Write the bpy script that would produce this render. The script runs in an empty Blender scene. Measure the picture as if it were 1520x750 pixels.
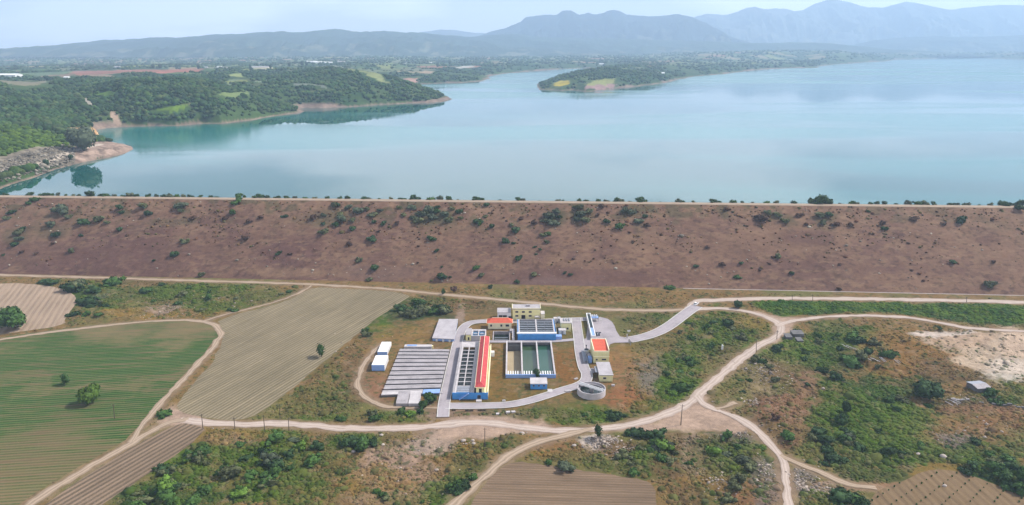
import bpy, math, random
import numpy as np
from math import radians as R, tan, cos, sin, atan, atan2, pi

random.seed(7)
rng = np.random.default_rng(11)
scene = bpy.context.scene
C = scene.collection

# ------------------------------------------------------------------ camera, sky, sun, exposure
CAMH, PITCH, FPX = 150.0, R(15.8), 1085.0
cam_d = bpy.data.cameras.new("camera")
cam = bpy.data.objects.new("camera", cam_d)
C.objects.link(cam)
cam.location = (0, 0, CAMH)
cam.rotation_euler = (R(90) - PITCH, 0, 0)
cam_d.sensor_width = 36.0
cam_d.lens = 36.0 * FPX / 1520.0
cam_d.clip_start = 1.0
cam_d.clip_end = 60000.0
scene.camera = cam

SUN_EL, SUN_AZ = R(47), R(72)         # azimuth clockwise from +Y (the view direction)
world = bpy.data.worlds.new("World")
scene.world = world
world.use_nodes = True
wn = world.node_tree
for n in list(wn.nodes):
    wn.nodes.remove(n)
w_out = wn.nodes.new("ShaderNodeOutputWorld")
w_bg = wn.nodes.new("ShaderNodeBackground")
w_sky = wn.nodes.new("ShaderNodeTexSky")
w_sky.sky_type = 'NISHITA'
w_sky.sun_disc = False
w_sky.sun_elevation = SUN_EL
w_sky.sun_rotation = SUN_AZ
w_sky.altitude = 200
w_sky.air_density = 1.0
w_sky.dust_density = 1.5
w_sky.ozone_density = 1.5
# thin high cloud veil, part of the sky itself
w_tc = wn.nodes.new("ShaderNodeTexCoord")
w_map = wn.nodes.new("ShaderNodeMapping")
w_map.inputs['Scale'].default_value = (1.0, 1.0, 4.5)
w_ns = wn.nodes.new("ShaderNodeTexNoise")
w_ns.inputs['Scale'].default_value = 2.2
w_ns.inputs['Detail'].default_value = 5
w_ns.inputs['Roughness'].default_value = 0.5
w_rmp = wn.nodes.new("ShaderNodeMapRange")
w_rmp.inputs['From Min'].default_value = 0.42
w_rmp.inputs['From Max'].default_value = 0.60
w_rmp.inputs['To Min'].default_value = 0.05
w_rmp.inputs['To Max'].default_value = 0.85
w_mix = wn.nodes.new("ShaderNodeMixRGB")
w_mix.inputs['Color2'].default_value = (17.0, 16.9, 17.6, 1)
wn.links.new(w_tc.outputs['Generated'], w_map.inputs['Vector'])
wn.links.new(w_map.outputs[0], w_ns.inputs['Vector'])
wn.links.new(w_ns.outputs['Fac'], w_rmp.inputs['Value'])
w_sep = wn.nodes.new("ShaderNodeSeparateXYZ")
wn.links.new(w_tc.outputs['Generated'], w_sep.inputs[0])
w_low = wn.nodes.new("ShaderNodeMapRange")          # the veil is thickest towards the horizon
for _k, _v in enumerate((0.0, 0.55, 0.55, -0.25)):
    w_low.inputs[_k + 1].default_value = _v
wn.links.new(w_sep.outputs[2], w_low.inputs[0])
w_add = wn.nodes.new("ShaderNodeMath")
w_add.operation = 'ADD'
w_add.use_clamp = True
wn.links.new(w_low.outputs[0], w_add.inputs[0])
wn.links.new(w_rmp.outputs[0], w_add.inputs[1])
wn.links.new(w_add.outputs[0], w_mix.inputs['Fac'])
wn.links.new(w_sky.outputs[0], w_mix.inputs['Color1'])
wn.links.new(w_mix.outputs[0], w_bg.inputs['Color'])
w_bg.inputs['Strength'].default_value = 0.085
wn.links.new(w_bg.outputs[0], w_out.inputs['Surface'])

sun_d = bpy.data.lights.new("sun", 'SUN')
sun_d.energy = 4.7
sun_d.angle = R(0.8)
sun_d.color = (1.0, 0.95, 0.87)
sun = bpy.data.objects.new("sun", sun_d)
C.objects.link(sun)
sun.location = (300, 0, 400)
sun.rotation_euler = (R(90) - SUN_EL, 0, pi - SUN_AZ)

scene.view_settings.view_transform = 'Standard'
scene.view_settings.look = 'None'
scene.view_settings.exposure = 0.38
scene.view_settings.gamma = 1.0
scene.view_settings.use_curve_mapping = False
cy = scene.cycles
cy.use_denoising = True
cy.max_bounces = 6
cy.diffuse_bounces = 2
cy.glossy_bounces = 3
cy.transmission_bounces = 2
cy.transparent_max_bounces = 6
cy.volume_bounces = 2
cy.caustics_reflective = False
cy.caustics_refractive = False
cy.sample_clamp_indirect = 4.0

# ------------------------------------------------------------------ survey helpers
WATER = 34.0
cP, sP = cos(PITCH), sin(PITCH)

def ray(px, py):
    dx = (px - 760.0) / FPX
    dy = -(py - 375.0) / FPX
    return dx, cP + sP * dy, -sP + cP * dy

def G(px, py, z=0.0):
    dx, dyy, dz = ray(px, py)
    t = (z - CAMH) / dz
    return (dx * t, dyy * t, z)

def GD(px, py, D):
    """point on the ray at ground distance D (along +Y)"""
    dx, dyy, dz = ray(px, py)
    t = D / dyy
    return (dx * t, D, CAMH + dz * t)

def ZH(px, py, ty, z=0.0):
    """height of something standing at ground pixel (px,py) whose top is at row ty"""
    D = G(px, py, z)[1]
    return GD(px, ty, D)[2]

def to_px(X, Y, Z):
    fwd = Y * cP - (Z - CAMH) * sP
    up = Y * sP + (Z - CAMH) * cP
    return 760 + X / fwd * FPX, 375 - up / fwd * FPX

# ------------------------------------------------------------------ noise
def _h(ix, iy, s):
    n = (ix.astype(np.int64) * 374761393 + iy.astype(np.int64) * 668265263 + s * 1442695041) & 0x7fffffff
    n = ((n ^ (n >> 13)) * 1274126177) & 0x7fffffff
    return ((n ^ (n >> 16)) & 0xffff) / 65535.0

def vnoise(x, y, s=0):
    ix, iy = np.floor(x), np.floor(y)
    fx, fy = x - ix, y - iy
    fx = fx * fx * (3 - 2 * fx)
    fy = fy * fy * (3 - 2 * fy)
    a, b = _h(ix, iy, s), _h(ix + 1, iy, s)
    c, d = _h(ix, iy + 1, s), _h(ix + 1, iy + 1, s)
    return (a * (1 - fx) + b * fx) * (1 - fy) + (c * (1 - fx) + d * fx) * fy

def fbm(x, y, sc, o=4, s=0, g=0.5):
    x = np.asarray(x, float) / sc
    y = np.asarray(y, float) / sc
    v = np.zeros_like(x)
    a, tot = 1.0, 0.0
    for k in range(o):
        v += a * vnoise(x + 17.3 * k, y - 9.1 * k, s + k)
        tot += a
        a *= g
        x = x * 2.03
        y = y * 2.03
    return v / tot

def sstep(a, b, x):
    t = np.clip((x - a) / (b - a), 0, 1)
    return t * t * (3 - 2 * t)

def seg_dist(X, Y, pts, closed=False):
    d = np.full(X.shape, 1e9)
    n = len(pts)
    for i in range(n if closed else n - 1):
        ax, ay = pts[i][:2]
        bx, by = pts[(i + 1) % n][:2]
        vx, vy = bx - ax, by - ay
        L = vx * vx + vy * vy + 1e-9
        t = np.clip(((X - ax) * vx + (Y - ay) * vy) / L, 0, 1)
        d = np.minimum(d, np.hypot(X - ax - t * vx, Y - ay - t * vy))
    return d

def inside(X, Y, pts):
    r = np.zeros(X.shape, bool)
    n = len(pts)
    for i in range(n):
        ax, ay = pts[i][:2]
        bx, by = pts[(i + 1) % n][:2]
        if ay == by:
            continue
        c = ((ay > Y) != (by > Y)) & (X < (bx - ax) * (Y - ay) / (by - ay) + ax)
        r ^= c
    return r

# ------------------------------------------------------------------ materials
MATS = {}

def new_mat(name):
    m = bpy.data.materials.new(name)
    m.use_nodes = True
    nt = m.node_tree
    bs = nt.nodes['Principled BSDF']
    bs.inputs['Roughness'].default_value = 0.85
    bs.inputs['Specular IOR Level'].default_value = 0.25
    MATS[name] = m
    return m, nt, bs

def noise_node(nt, scale, detail=4, rough=0.55, vec=None, dist=0.0):
    n = nt.nodes.new("ShaderNodeTexNoise")
    n.inputs['Scale'].default_value = scale
    n.inputs['Detail'].default_value = detail
    n.inputs['Roughness'].default_value = rough
    n.inputs['Distortion'].default_value = dist
    if vec is not None:
        nt.links.new(vec, n.inputs['Vector'])
    return n

def ramp(nt, fac, stops):
    r = nt.nodes.new("ShaderNodeValToRGB")
    e = r.color_ramp.elements
    while len(e) < len(stops):
        e.new(0.5)
    for k, (p, c) in enumerate(stops):
        e[k].position = p
        e[k].color = (*c, 1) if len(c) == 3 else c
    nt.links.new(fac, r.inputs[0])
    return r.outputs[0]

def mixc(nt, a, b, fac, mode='MIX'):
    m = nt.nodes.new("ShaderNodeMixRGB")
    m.blend_type = mode
    for i, v in ((1, a), (2, b), (0, fac)):
        if isinstance(v, bpy.types.NodeSocket):
            nt.links.new(v, m.inputs[i])
        elif i == 0:
            m.inputs[0].default_value = v
        else:
            m.inputs[i].default_value = (*v, 1)
    return m.outputs[0]

def mapr(nt, v, a, b, c, d):
    m = nt.nodes.new("ShaderNodeMapRange")
    nt.links.new(v, m.inputs[0])
    for k, x in enumerate((a, b, c, d)):
        m.inputs[k + 1].default_value = x
    return m.outputs[0]

def bump(nt, bs, h, strength=0.4, dist=0.2):
    b = nt.nodes.new("ShaderNodeBump")
    b.inputs['Strength'].default_value = strength
    b.inputs['Distance'].default_value = dist
    nt.links.new(h, b.inputs['Height'])
    nt.links.new(b.outputs[0], bs.inputs['Normal'])

def pos(nt):
    return nt.nodes.new("ShaderNodeNewGeometry").outputs['Position']

def objc(nt):
    return nt.nodes.new("ShaderNodeTexCoord").outputs['Object']

def mat_painted(name, col, var=0.25, sc=0.5, rough=0.8, streak=True, metal=0.0):
    """weathered plain surface: broad blotches plus fine grain"""
    m, nt, bs = new_mat(name)
    p = objc(nt)
    n1 = noise_node(nt, sc, 5, 0.6, p)
    n2 = noise_node(nt, sc * 7, 4, 0.7, p)
    f = mixc(nt, n1.outputs[0], n2.outputs[0], 0.45)
    lo = tuple(c * (1 - var) for c in col)
    hi = tuple(min(1, c * (1 + var * 0.6)) for c in col)
    c = ramp(nt, f, [(0.32, lo), (0.52, col), (0.72, hi)])
    nt.links.new(c, bs.inputs['Base Color'])
    bs.inputs['Roughness'].default_value = rough
    bs.inputs['Metallic'].default_value = metal
    return m

def mat_attr(name, var=0.35, scales=(0.25, 1.2, 5.0), bstr=0.6, bdist=0.35, rough=0.95, sat=1.15, val=0.82):
    """land whose own colour is stored per vertex, broken up by noise in metres"""
    m, nt, bs = new_mat(name)
    a = nt.nodes.new("ShaderNodeAttribute")
    a.attribute_name = "Col"
    p = pos(nt)
    ns = [noise_node(nt, s, 5, 0.65, p) for s in scales]
    f = mixc(nt, ns[0].outputs[0], ns[1].outputs[0], 0.5)
    f2 = mixc(nt, f, ns[2].outputs[0], 0.4)
    v = mapr(nt, f2, 0.36, 0.64, 1 - var, 1 + var)
    hs = nt.nodes.new("ShaderNodeHueSaturation")
    hs.inputs['Saturation'].default_value = sat
    hs.inputs['Value'].default_value = val
    nt.links.new(a.outputs['Color'], hs.inputs['Color'])
    c = mixc(nt, hs.outputs[0], v, 1.0, 'MULTIPLY')
    nt.links.new(c, bs.inputs['Base Color'])
    bs.inputs['Roughness'].default_value = rough
    bs.inputs['Specular IOR Level'].default_value = 0.1
    bump(nt, bs, f2, bstr, bdist)
    return m

def mat_leaf(name, col, hv=0.35):
    m, nt, bs = new_mat(name)
    oi = nt.nodes.new("ShaderNodeObjectInfo")
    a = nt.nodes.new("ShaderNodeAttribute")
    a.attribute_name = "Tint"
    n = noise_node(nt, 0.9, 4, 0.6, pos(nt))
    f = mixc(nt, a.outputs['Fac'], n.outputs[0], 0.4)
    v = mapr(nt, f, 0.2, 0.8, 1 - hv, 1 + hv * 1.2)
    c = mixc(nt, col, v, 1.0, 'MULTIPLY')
    v2 = mapr(nt, oi.outputs['Random'], 0, 1, 0.75, 1.25)
    c2 = mixc(nt, c, v2, 1.0, 'MULTIPLY')
    nt.links.new(c2, bs.inputs['Base Color'])
    bs.inputs['Roughness'].default_value = 0.8
    bs.inputs['Specular IOR Level'].default_value = 0.15
    return m

LAND = mat_attr("land_soil_and_grass", 0.45, (0.12, 0.6, 3.0), 0.9, 0.5)
DAMM = mat_attr("dam_slope_soil", 0.30, (0.06, 0.4, 2.2), 0.8, 0.4, sat=1.05, val=0.80)
FARL = mat_attr("far_land", 0.35, (0.01, 0.05, 0.2), 0.5, 3.0)
MOUNT = mat_attr("mountain_rock_and_scrub", 0.25, (0.0016, 0.006, 0.02), 0.6, 40.0)
COVER = mat_attr("low_vegetation", 0.3, (0.5, 2.0, 6.0), 0.0, 0.1)
CONC = mat_painted("weathered_concrete", (0.335, 0.305, 0.315), 0.45, 0.22)
CONC_D = mat_painted("dark_wet_concrete", (0.13, 0.125, 0.125), 0.35, 0.4)
CONC_L = mat_painted("pale_concrete", (0.47, 0.435, 0.44), 0.30, 0.3)
SLAB = mat_painted("grey_roof_slab", (0.39, 0.36, 0.375), 0.32, 0.25)
WHITE = mat_painted("white_paint", (0.74, 0.73, 0.73), 0.16, 0.3)
BLUE = mat_painted("blue_paint", (0.065, 0.26, 0.60), 0.25, 0.4)
BLUE_L = mat_painted("faded_blue_paint", (0.24, 0.37, 0.66), 0.25, 0.4)
YEL = mat_painted("yellow_render", (0.86, 0.78, 0.40), 0.14, 0.35)
CREAM = mat_painted("cream_render", (0.86, 0.78, 0.54), 0.14, 0.35)
OLIVE = mat_painted("olive_yellow_render", (0.72, 0.67, 0.36), 0.18, 0.35)
DARK = mat_painted("dark_opening", (0.02, 0.02, 0.025), 0.3, 1.0, 0.4)
METAL = mat_painted("grey_steel", (0.35, 0.36, 0.40), 0.25, 0.8, 0.5, metal=0.4)
WOOD = mat_painted("old_wood", (0.10, 0.075, 0.055), 0.3, 1.0)
ROCK = mat_painted("pale_rock", (0.40, 0.34, 0.30), 0.35, 0.4)
BARK = mat_painted("bark", (0.10, 0.075, 0.05), 0.3, 2.0)
TIN = mat_painted("weathered_sheet_metal", (0.40, 0.39, 0.42), 0.3, 0.5, 0.6)
PAINTW = mat_painted("car_white_paint", (0.75, 0.75, 0.77), 0.05, 0.5, 0.3)
RUBBER = mat_painted("rubber", (0.02, 0.02, 0.02), 0.2, 3.0)

def mat_tiles():
    m, nt, bs = new_mat("red_roof_sheet")
    p = objc(nt)
    w = nt.nodes.new("ShaderNodeTexWave")
    w.bands_direction = 'X'
    w.inputs['Scale'].default_value = 0.35
    w.inputs['Distortion'].default_value = 0.3
    nt.links.new(p, w.inputs['Vector'])
    n = noise_node(nt, 0.5, 5, 0.7, p)
    c = ramp(nt, n.outputs[0], [(0.3, (0.34, 0.045, 0.045)), (0.55, (0.46, 0.060, 0.062)), (0.75, (0.55, 0.12, 0.12))])
    nt.links.new(c, bs.inputs['Base Color'])
    bs.inputs['Roughness'].default_value = 0.7
    bump(nt, bs, w.outputs[0], 0.5, 0.12)
    return m
TILE = mat_tiles()
TILE_O = mat_painted('orange_red_roof', (0.55, 0.105, 0.06), 0.25, 0.5)

def mat_water(name, base, rough, bscale, bstr, bdist, patch=None):
    m, nt, bs = new_mat(name)
    bs.inputs['Base Color'].default_value = (*base, 1)
    bs.inputs['Roughness'].default_value = rough
    bs.inputs['IOR'].default_value = 1.38
    bs.inputs['Specular IOR Level'].default_value = 0.5
    p = pos(nt)
    n = noise_node(nt, bscale, 3, 0.6, p)
    h = n.outputs[0]
    if patch:
        mp = nt.nodes.new("ShaderNodeMapping")
        mp.inputs['Scale'].default_value = (0.0006, 0.0022, 1)
        mp.inputs['Rotation'].default_value = (0, 0, R(12))
        nt.links.new(p, mp.inputs['Vector'])
        n2 = noise_node(nt, 1.6, 4, 0.5, mp.outputs[0], 0.8)
        sy = nt.nodes.new("ShaderNodeSeparateXYZ")          # the open water is ruffled, the coves are sheltered
        nt.links.new(p, sy.inputs[0])
        far = mapr(nt, sy.outputs[1], 1300, 3200, 0.0, 0.13)
        ra = nt.nodes.new("ShaderNodeMath"); ra.operation = 'ADD'
        nt.links.new(mapr(nt, n2.outputs[0], 0.47, 0.56, rough, rough + 0.12), ra.inputs[0])
        nt.links.new(far, ra.inputs[1])
        nt.links.new(ra.outputs[0], bs.inputs['Roughness'])
        c = ramp(nt, n2.outputs[0], [(0.42, tuple(v * .72 for v in base)), (0.60, tuple(v * 1.4 for v in base))])
        nt.links.new(c, bs.inputs['Base Color'])
    bump(nt, bs, h, bstr, bdist)
    return m
LAKE = mat_water("lake_water", (0.004, 0.105, 0.096), 0.02, 0.35, 0.06, 0.05, True)
POOLG = mat_water("green_basin_water", (0.035, 0.065, 0.030), 0.04, 1.0, 0.05, 0.02)
POOLT = mat_water("teal_basin_water", (0.022, 0.075, 0.050), 0.04, 1.0, 0.05, 0.02)
POOLB = mat_water("blue_basin_water", (0.02, 0.13, 0.26), 0.05, 1.0, 0.05, 0.02)
POOLD = mat_water("dark_basin_water", (0.012, 0.022, 0.018), 0.05, 1.0, 0.05, 0.02)

def mat_road(name, col, rut, rutcol, paved=False):
    m, nt, bs = new_mat(name)
    uv = nt.nodes.new("ShaderNodeUVMap").outputs[0]
    p = pos(nt)
    sx = nt.nodes.new("ShaderNodeSeparateXYZ")
    nt.links.new(uv, sx.inputs[0])
    n1 = noise_node(nt, 0.15, 5, 0.6, p)
    n2 = noise_node(nt, 1.6, 5, 0.7, p)
    f = mixc(nt, n1.outputs[0], n2.outputs[0], 0.4)
    base = ramp(nt, f, [(0.33, tuple(c * 0.72 for c in col)), (0.52, col), (0.7, tuple(min(1, c * 1.2) for c in col))])
    if rut:
        # u across the track 0..1, wheel marks near 0.3 and 0.7
        r = nt.nodes.new("ShaderNodeValToRGB")
        e = r.color_ramp.elements
        for _ in range(5):
            e.new(0.5)
        for k, (q, v) in enumerate([(0.0, 0.0), (0.2, 0.25), (0.31, 1), (0.5, 0.1), (0.69, 1), (0.8, 0.25), (1.0, 0.0)]):
            e[k].position = q
            e[k].color = (v, v, v, 1)
        add = nt.nodes.new("ShaderNodeMath")
        add.operation = 'ADD'
        nt.links.new(sx.outputs[0], add.inputs[0])
        nt.links.new(mapr(nt, n1.outputs[0], 0.3, 0.7, -0.10, 0.10), add.inputs[1])
        nt.links.new(add.outputs[0], r.inputs[0])
        base = mixc(nt, base, rutcol, mapr(nt, r.outputs[0], 0, 1, 0, rut))
        base = base
    nt.links.new(base, bs.inputs['Base Color'])
    bs.inputs['Roughness'].default_value = 0.95
    bump(nt, bs, f, 0.3, 0.08)
    return m
DIRT = mat_road("dirt_track", (0.24, 0.175, 0.115), 0.8, (0.43, 0.33, 0.25))
GRAVEL = mat_road("pale_gravel_road", (0.34, 0.265, 0.22), 0.75, (0.50, 0.41, 0.35))
PAVE = mat_road("grey_asphalt_drive", (0.315, 0.28, 0.295), 0.3, (0.39, 0.35, 0.36))
KERB = mat_painted("kerb_stone", (0.55, 0.53, 0.50), 0.2, 0.4)

def mat_field(name, soil, crop, ang, spacing, amount, bands=None, bend=0.6, sharp=(0.35, 0.65)):
    """ploughed or planted rows running along ang (radians, world), spacing in metres"""
    m, nt, bs = new_mat(name)
    p = pos(nt)
    mp = nt.nodes.new("ShaderNodeMapping")
    mp.vector_type = 'TEXTURE'
    mp.inputs['Rotation'].default_value = (0, 0, ang)
    nt.links.new(p, mp.inputs['Vector'])
    w = nt.nodes.new("ShaderNodeTexWave")
    w.bands_direction = 'Y'
    w.inputs['Scale'].default_value = 0.314 / spacing
    w.inputs['Distortion'].default_value = bend
    w.inputs['Detail'].default_value = 2
    w.inputs['Detail Scale'].default_value = 0.25
    nt.links.new(mp.outputs[0], w.inputs['Vector'])
    st = nt.nodes.new("ShaderNodeMapping")
    st.inputs['Scale'].default_value = (0.03, 0.45, 1)
    nt.links.new(mp.outputs[0], st.inputs['Vector'])
    streak = noise_node(nt, 1.0, 5, 0.7, st.outputs[0])
    n1 = noise_node(nt, 0.03, 4, 0.6, p)
    n2 = noise_node(nt, 1.4, 5, 0.75, p)
    f = mixc(nt, n1.outputs[0], n2.outputs[0], 0.5)
    s = ramp(nt, f, [(0.32, tuple(c * 0.75 for c in soil)), (0.5, soil), (0.7, tuple(c * 1.25 for c in soil))])
    s = mixc(nt, s, mapr(nt, streak.outputs[0], 0.3, 0.7, 0.72, 1.25), 1.0, 'MULTIPLY')
    rowm = mapr(nt, w.outputs[0], sharp[0], sharp[1], 0, 1)
    gaps = mapr(nt, n2.outputs[0], 0.36, 0.52, 0.25, 1)
    mul = nt.nodes.new("ShaderNodeMath"); mul.operation = 'MULTIPLY'
    nt.links.new(rowm, mul.inputs[0]); nt.links.new(gaps, mul.inputs[1])
    amt = nt.nodes.new("ShaderNodeMath"); amt.operation = 'MULTIPLY'
    nt.links.new(mul.outputs[0], amt.inputs[0])
    if bands:
        sp = nt.nodes.new("ShaderNodeSeparateXYZ")
        nt.links.new(p, sp.inputs[0])
        ad = nt.nodes.new("ShaderNodeMath"); ad.operation = 'ADD'
        nt.links.new(sp.outputs[1], ad.inputs[0])
        nt.links.new(mapr(nt, n1.outputs[0], 0.3, 0.7, -22, 22), ad.inputs[1])
        y0, y1 = bands[0][0], bands[-1][0]
        t = mapr(nt, ad.outputs[0], y0, y1, 0, 1)
        b = ramp(nt, t, [((y - y0) / (y1 - y0), (v, v, v)) for y, v in bands])
        bm = nt.nodes.new("ShaderNodeMath"); bm.operation = 'MULTIPLY'
        nt.links.new(b, bm.inputs[0])
        nt.links.new(mapr(nt, streak.outputs[0], 0.36, 0.60, 0.35, 1.25), bm.inputs[1])
        nt.links.new(bm.outputs[0], amt.inputs[1])
        # where the crop is thick it also closes over the gaps between rows
        thick = mapr(nt, bm.outputs[0], 0.3, 1.1, 0.0, 0.78)
        s = mixc(nt, s, tuple(c * 1.9 for c in crop), thick)
    else:
        amt.inputs[1].default_value = amount
    c = mixc(nt, s, crop, amt.outputs[0])
    nt.links.new(c, bs.inputs['Base Color'])
    bs.inputs['Roughness'].default_value = 0.95
    bs.inputs['Specular IOR Level'].default_value = 0.1
    hb = mixc(nt, w.outputs[0], n2.outputs[0], 0.5)
    bump(nt, bs, hb, 0.8, 0.35)
    return m

# ------------------------------------------------------------------ mesh helpers
def mesh_np(name, V, faces, mat=None, col=None, smooth=False, attr="Col", parent=None):
    me = bpy.data.meshes.new(name)
    V = np.asarray(V, np.float32)
    F = np.asarray(faces, np.int32)
    me.vertices.add(len(V))
    me.vertices.foreach_set("co", V.ravel())
    k = F.shape[1]
    me.loops.add(F.size)
    me.loops.foreach_set("vertex_index", F.ravel())
    me.polygons.add(len(F))
    me.polygons.foreach_set("loop_start", np.arange(0, F.size, k, dtype=np.int32))
    me.polygons.foreach_set("loop_total", np.full(len(F), k, np.int32))
    if smooth:
        me.polygons.foreach_set("use_smooth", np.ones(len(F), bool))
    me.update(calc_edges=True)
    if col is not None:
        ca = me.color_attributes.new(attr, 'FLOAT_COLOR', 'POINT')
        a = np.ones((len(V), 4), np.float32)
        a[:, :3] = col if np.ndim(col) == 2 else np.asarray(col)[:, None]
        ca.data.foreach_set("color", a.ravel())
    if mat:
        me.materials.append(mat)
    o = bpy.data.objects.new(name, me)
    C.objects.link(o)
    if parent:
        o.parent = parent
    return o

def grid_faces(nr, nc, keep=None):
    r, c = np.meshgrid(np.arange(nr - 1), np.arange(nc - 1), indexing='ij')
    a = (r * nc + c).ravel()
    F = np.stack([a, a + 1, a + nc + 1, a + nc], 1)
    return F if keep is None else F[keep.ravel()]

class MB:
    """collects boxes, bars, prisms for one mesh object"""
    def __init__(s):
        s.v = []; s.f = []
    def add(s, vs, fs):
        b = len(s.v)
        s.v += [tuple(v) for v in vs]
        s.f += [tuple(i + b for i in f) for f in fs]
        return s
    def box(s, x0, x1, y0, y1, z0, z1):
        return s.add([(x0,y0,z0),(x1,y0,z0),(x1,y1,z0),(x0,y1,z0),(x0,y0,z1),(x1,y0,z1),(x1,y1,z1),(x0,y1,z1)],
              [(0,3,2,1),(4,5,6,7),(0,1,5,4),(1,2,6,5),(2,3,7,6),(3,0,4,7)])
    def cyl(s, x, y, z0, z1, r, n=20, r2=None):
        r2 = r if r2 is None else r2
        vs = [(x + r*cos(2*pi*k/n), y + r*sin(2*pi*k/n), z0) for k in range(n)] + \
             [(x + r2*cos(2*pi*k/n), y + r2*sin(2*pi*k/n), z1) for k in range(n)]
        fs = [(k, (k+1) % n, n + (k+1) % n, n + k) for k in range(n)]
        return s.add(vs, fs + [tuple(range(n-1, -1, -1)), tuple(range(n, 2*n))])
    def bar(s, p, q, r=0.1, n=6, r2=None):
        p = np.array(p, float); q = np.array(q, float)
        r2 = r if r2 is None else r2
        d = q - p; L = np.linalg.norm(d); d /= L
        a = np.cross(d, (0, 0, 1) if abs(d[2]) < 0.9 else (1, 0, 0)); a /= np.linalg.norm(a)
        b = np.cross(d, a)
        vs = [tuple(p + r*(cos(2*pi*k/n)*a + sin(2*pi*k/n)*b)) for k in range(n)] + \
             [tuple(q + r2*(cos(2*pi*k/n)*a + sin(2*pi*k/n)*b)) for k in range(n)]
        fs = [(k, (k+1) % n, n + (k+1) % n, n + k) for k in range(n)]
        return s.add(vs, fs + [tuple(range(n-1, -1, -1)), tuple(range(n, 2*n))])
    def slab(s, quad, z0, z1):
        """quad: four xy corners, anticlockwise"""
        n = len(quad)
        vs = [(x, y, z0) for x, y in quad] + [(x, y, z1) for x, y in quad]
        fs = [tuple(range(n-1, -1, -1)), tuple(range(n, 2*n))] + [(k, (k+1) % n, n+(k+1) % n, n+k) for k in range(n)]
        return s.add(vs, fs)
    def ring(s, x, y, z0, z1, r0, r1, n=48):
        vs = []
        for k in range(n):
            c_, s_ = cos(2*pi*k/n), sin(2*pi*k/n)
            vs += [(x+r1*c_, y+r1*s_, z0), (x+r1*c_, y+r1*s_, z1), (x+r0*c_, y+r0*s_, z1), (x+r0*c_, y+r0*s_, z0)]
        fs = []
        for k in range(n):
            a, b = 4*k, 4*((k+1) % n)
            for j in range(4):
                fs.append((a+j, b+j, b+(j+1) % 4, a+(j+1) % 4))
        return s.add(vs, fs)
    def build(s, name, mat, parent=None, bevel=0):
        me = bpy.data.meshes.new(name)
        me.from_pydata(s.v, [], s.f)
        me.update()
        me.materials.append(mat)
        o = bpy.data.objects.new(name, me)
        C.objects.link(o)
        if parent:
            o.parent = parent
        return o

def box(name, mat, parent, *a):
    return MB().box(*a).build(name, mat, parent)

def tag(o, label=None, cat=None, group=None, kind=None):
    if label: o['label'] = label
    if cat: o['category'] = cat
    if group: o['group'] = group
    if kind: o['kind'] = kind
    return o

def thing(name, label, cat, loc=(0, 0, 0), rz=0.0, group=None):
    o = bpy.data.objects.new(name, None)
    C.objects.link(o)
    o.empty_display_size = 1
    o.location = loc
    o.rotation_euler = (0, 0, rz)
    return tag(o, label, cat, group)

def copy_tree(o, parent=None):
    c = o.copy()
    C.objects.link(c)
    c.parent = parent
    for ch in list(o.children):
        copy_tree(ch, c)
    return c

class Frame:
    """local frame of a rectangular building from the ground pixels of its front edge"""
    def __init__(s, fl, fr, z=0.0, rot=0.0):
        a, b = G(*fl, z), G(*fr, z)
        s.o = a
        s.rz = rot
        s.w = b[0]-a[0] if rot == 0 else math.hypot(b[0]-a[0], b[1]-a[1])
        s.c, s.s = cos(s.rz), sin(s.rz)
    def loc(s, px, py, z=0.0):
        p = G(px, py, z)
        dx, dy = p[0]-s.o[0], p[1]-s.o[1]
        return (dx*s.c + dy*s.s, -dx*s.s + dy*s.c, z)
    def depth(s, px, py, z=0.0):
        return s.loc(px, py, z)[1]
    def thing(s, name, label, cat, group=None):
        return thing(name, label, cat, s.o, s.rz, group)
# ================================================================== THE LAND
def W(pts, z=0.0):
    return [G(x, y, z) for x, y in pts]

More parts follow.
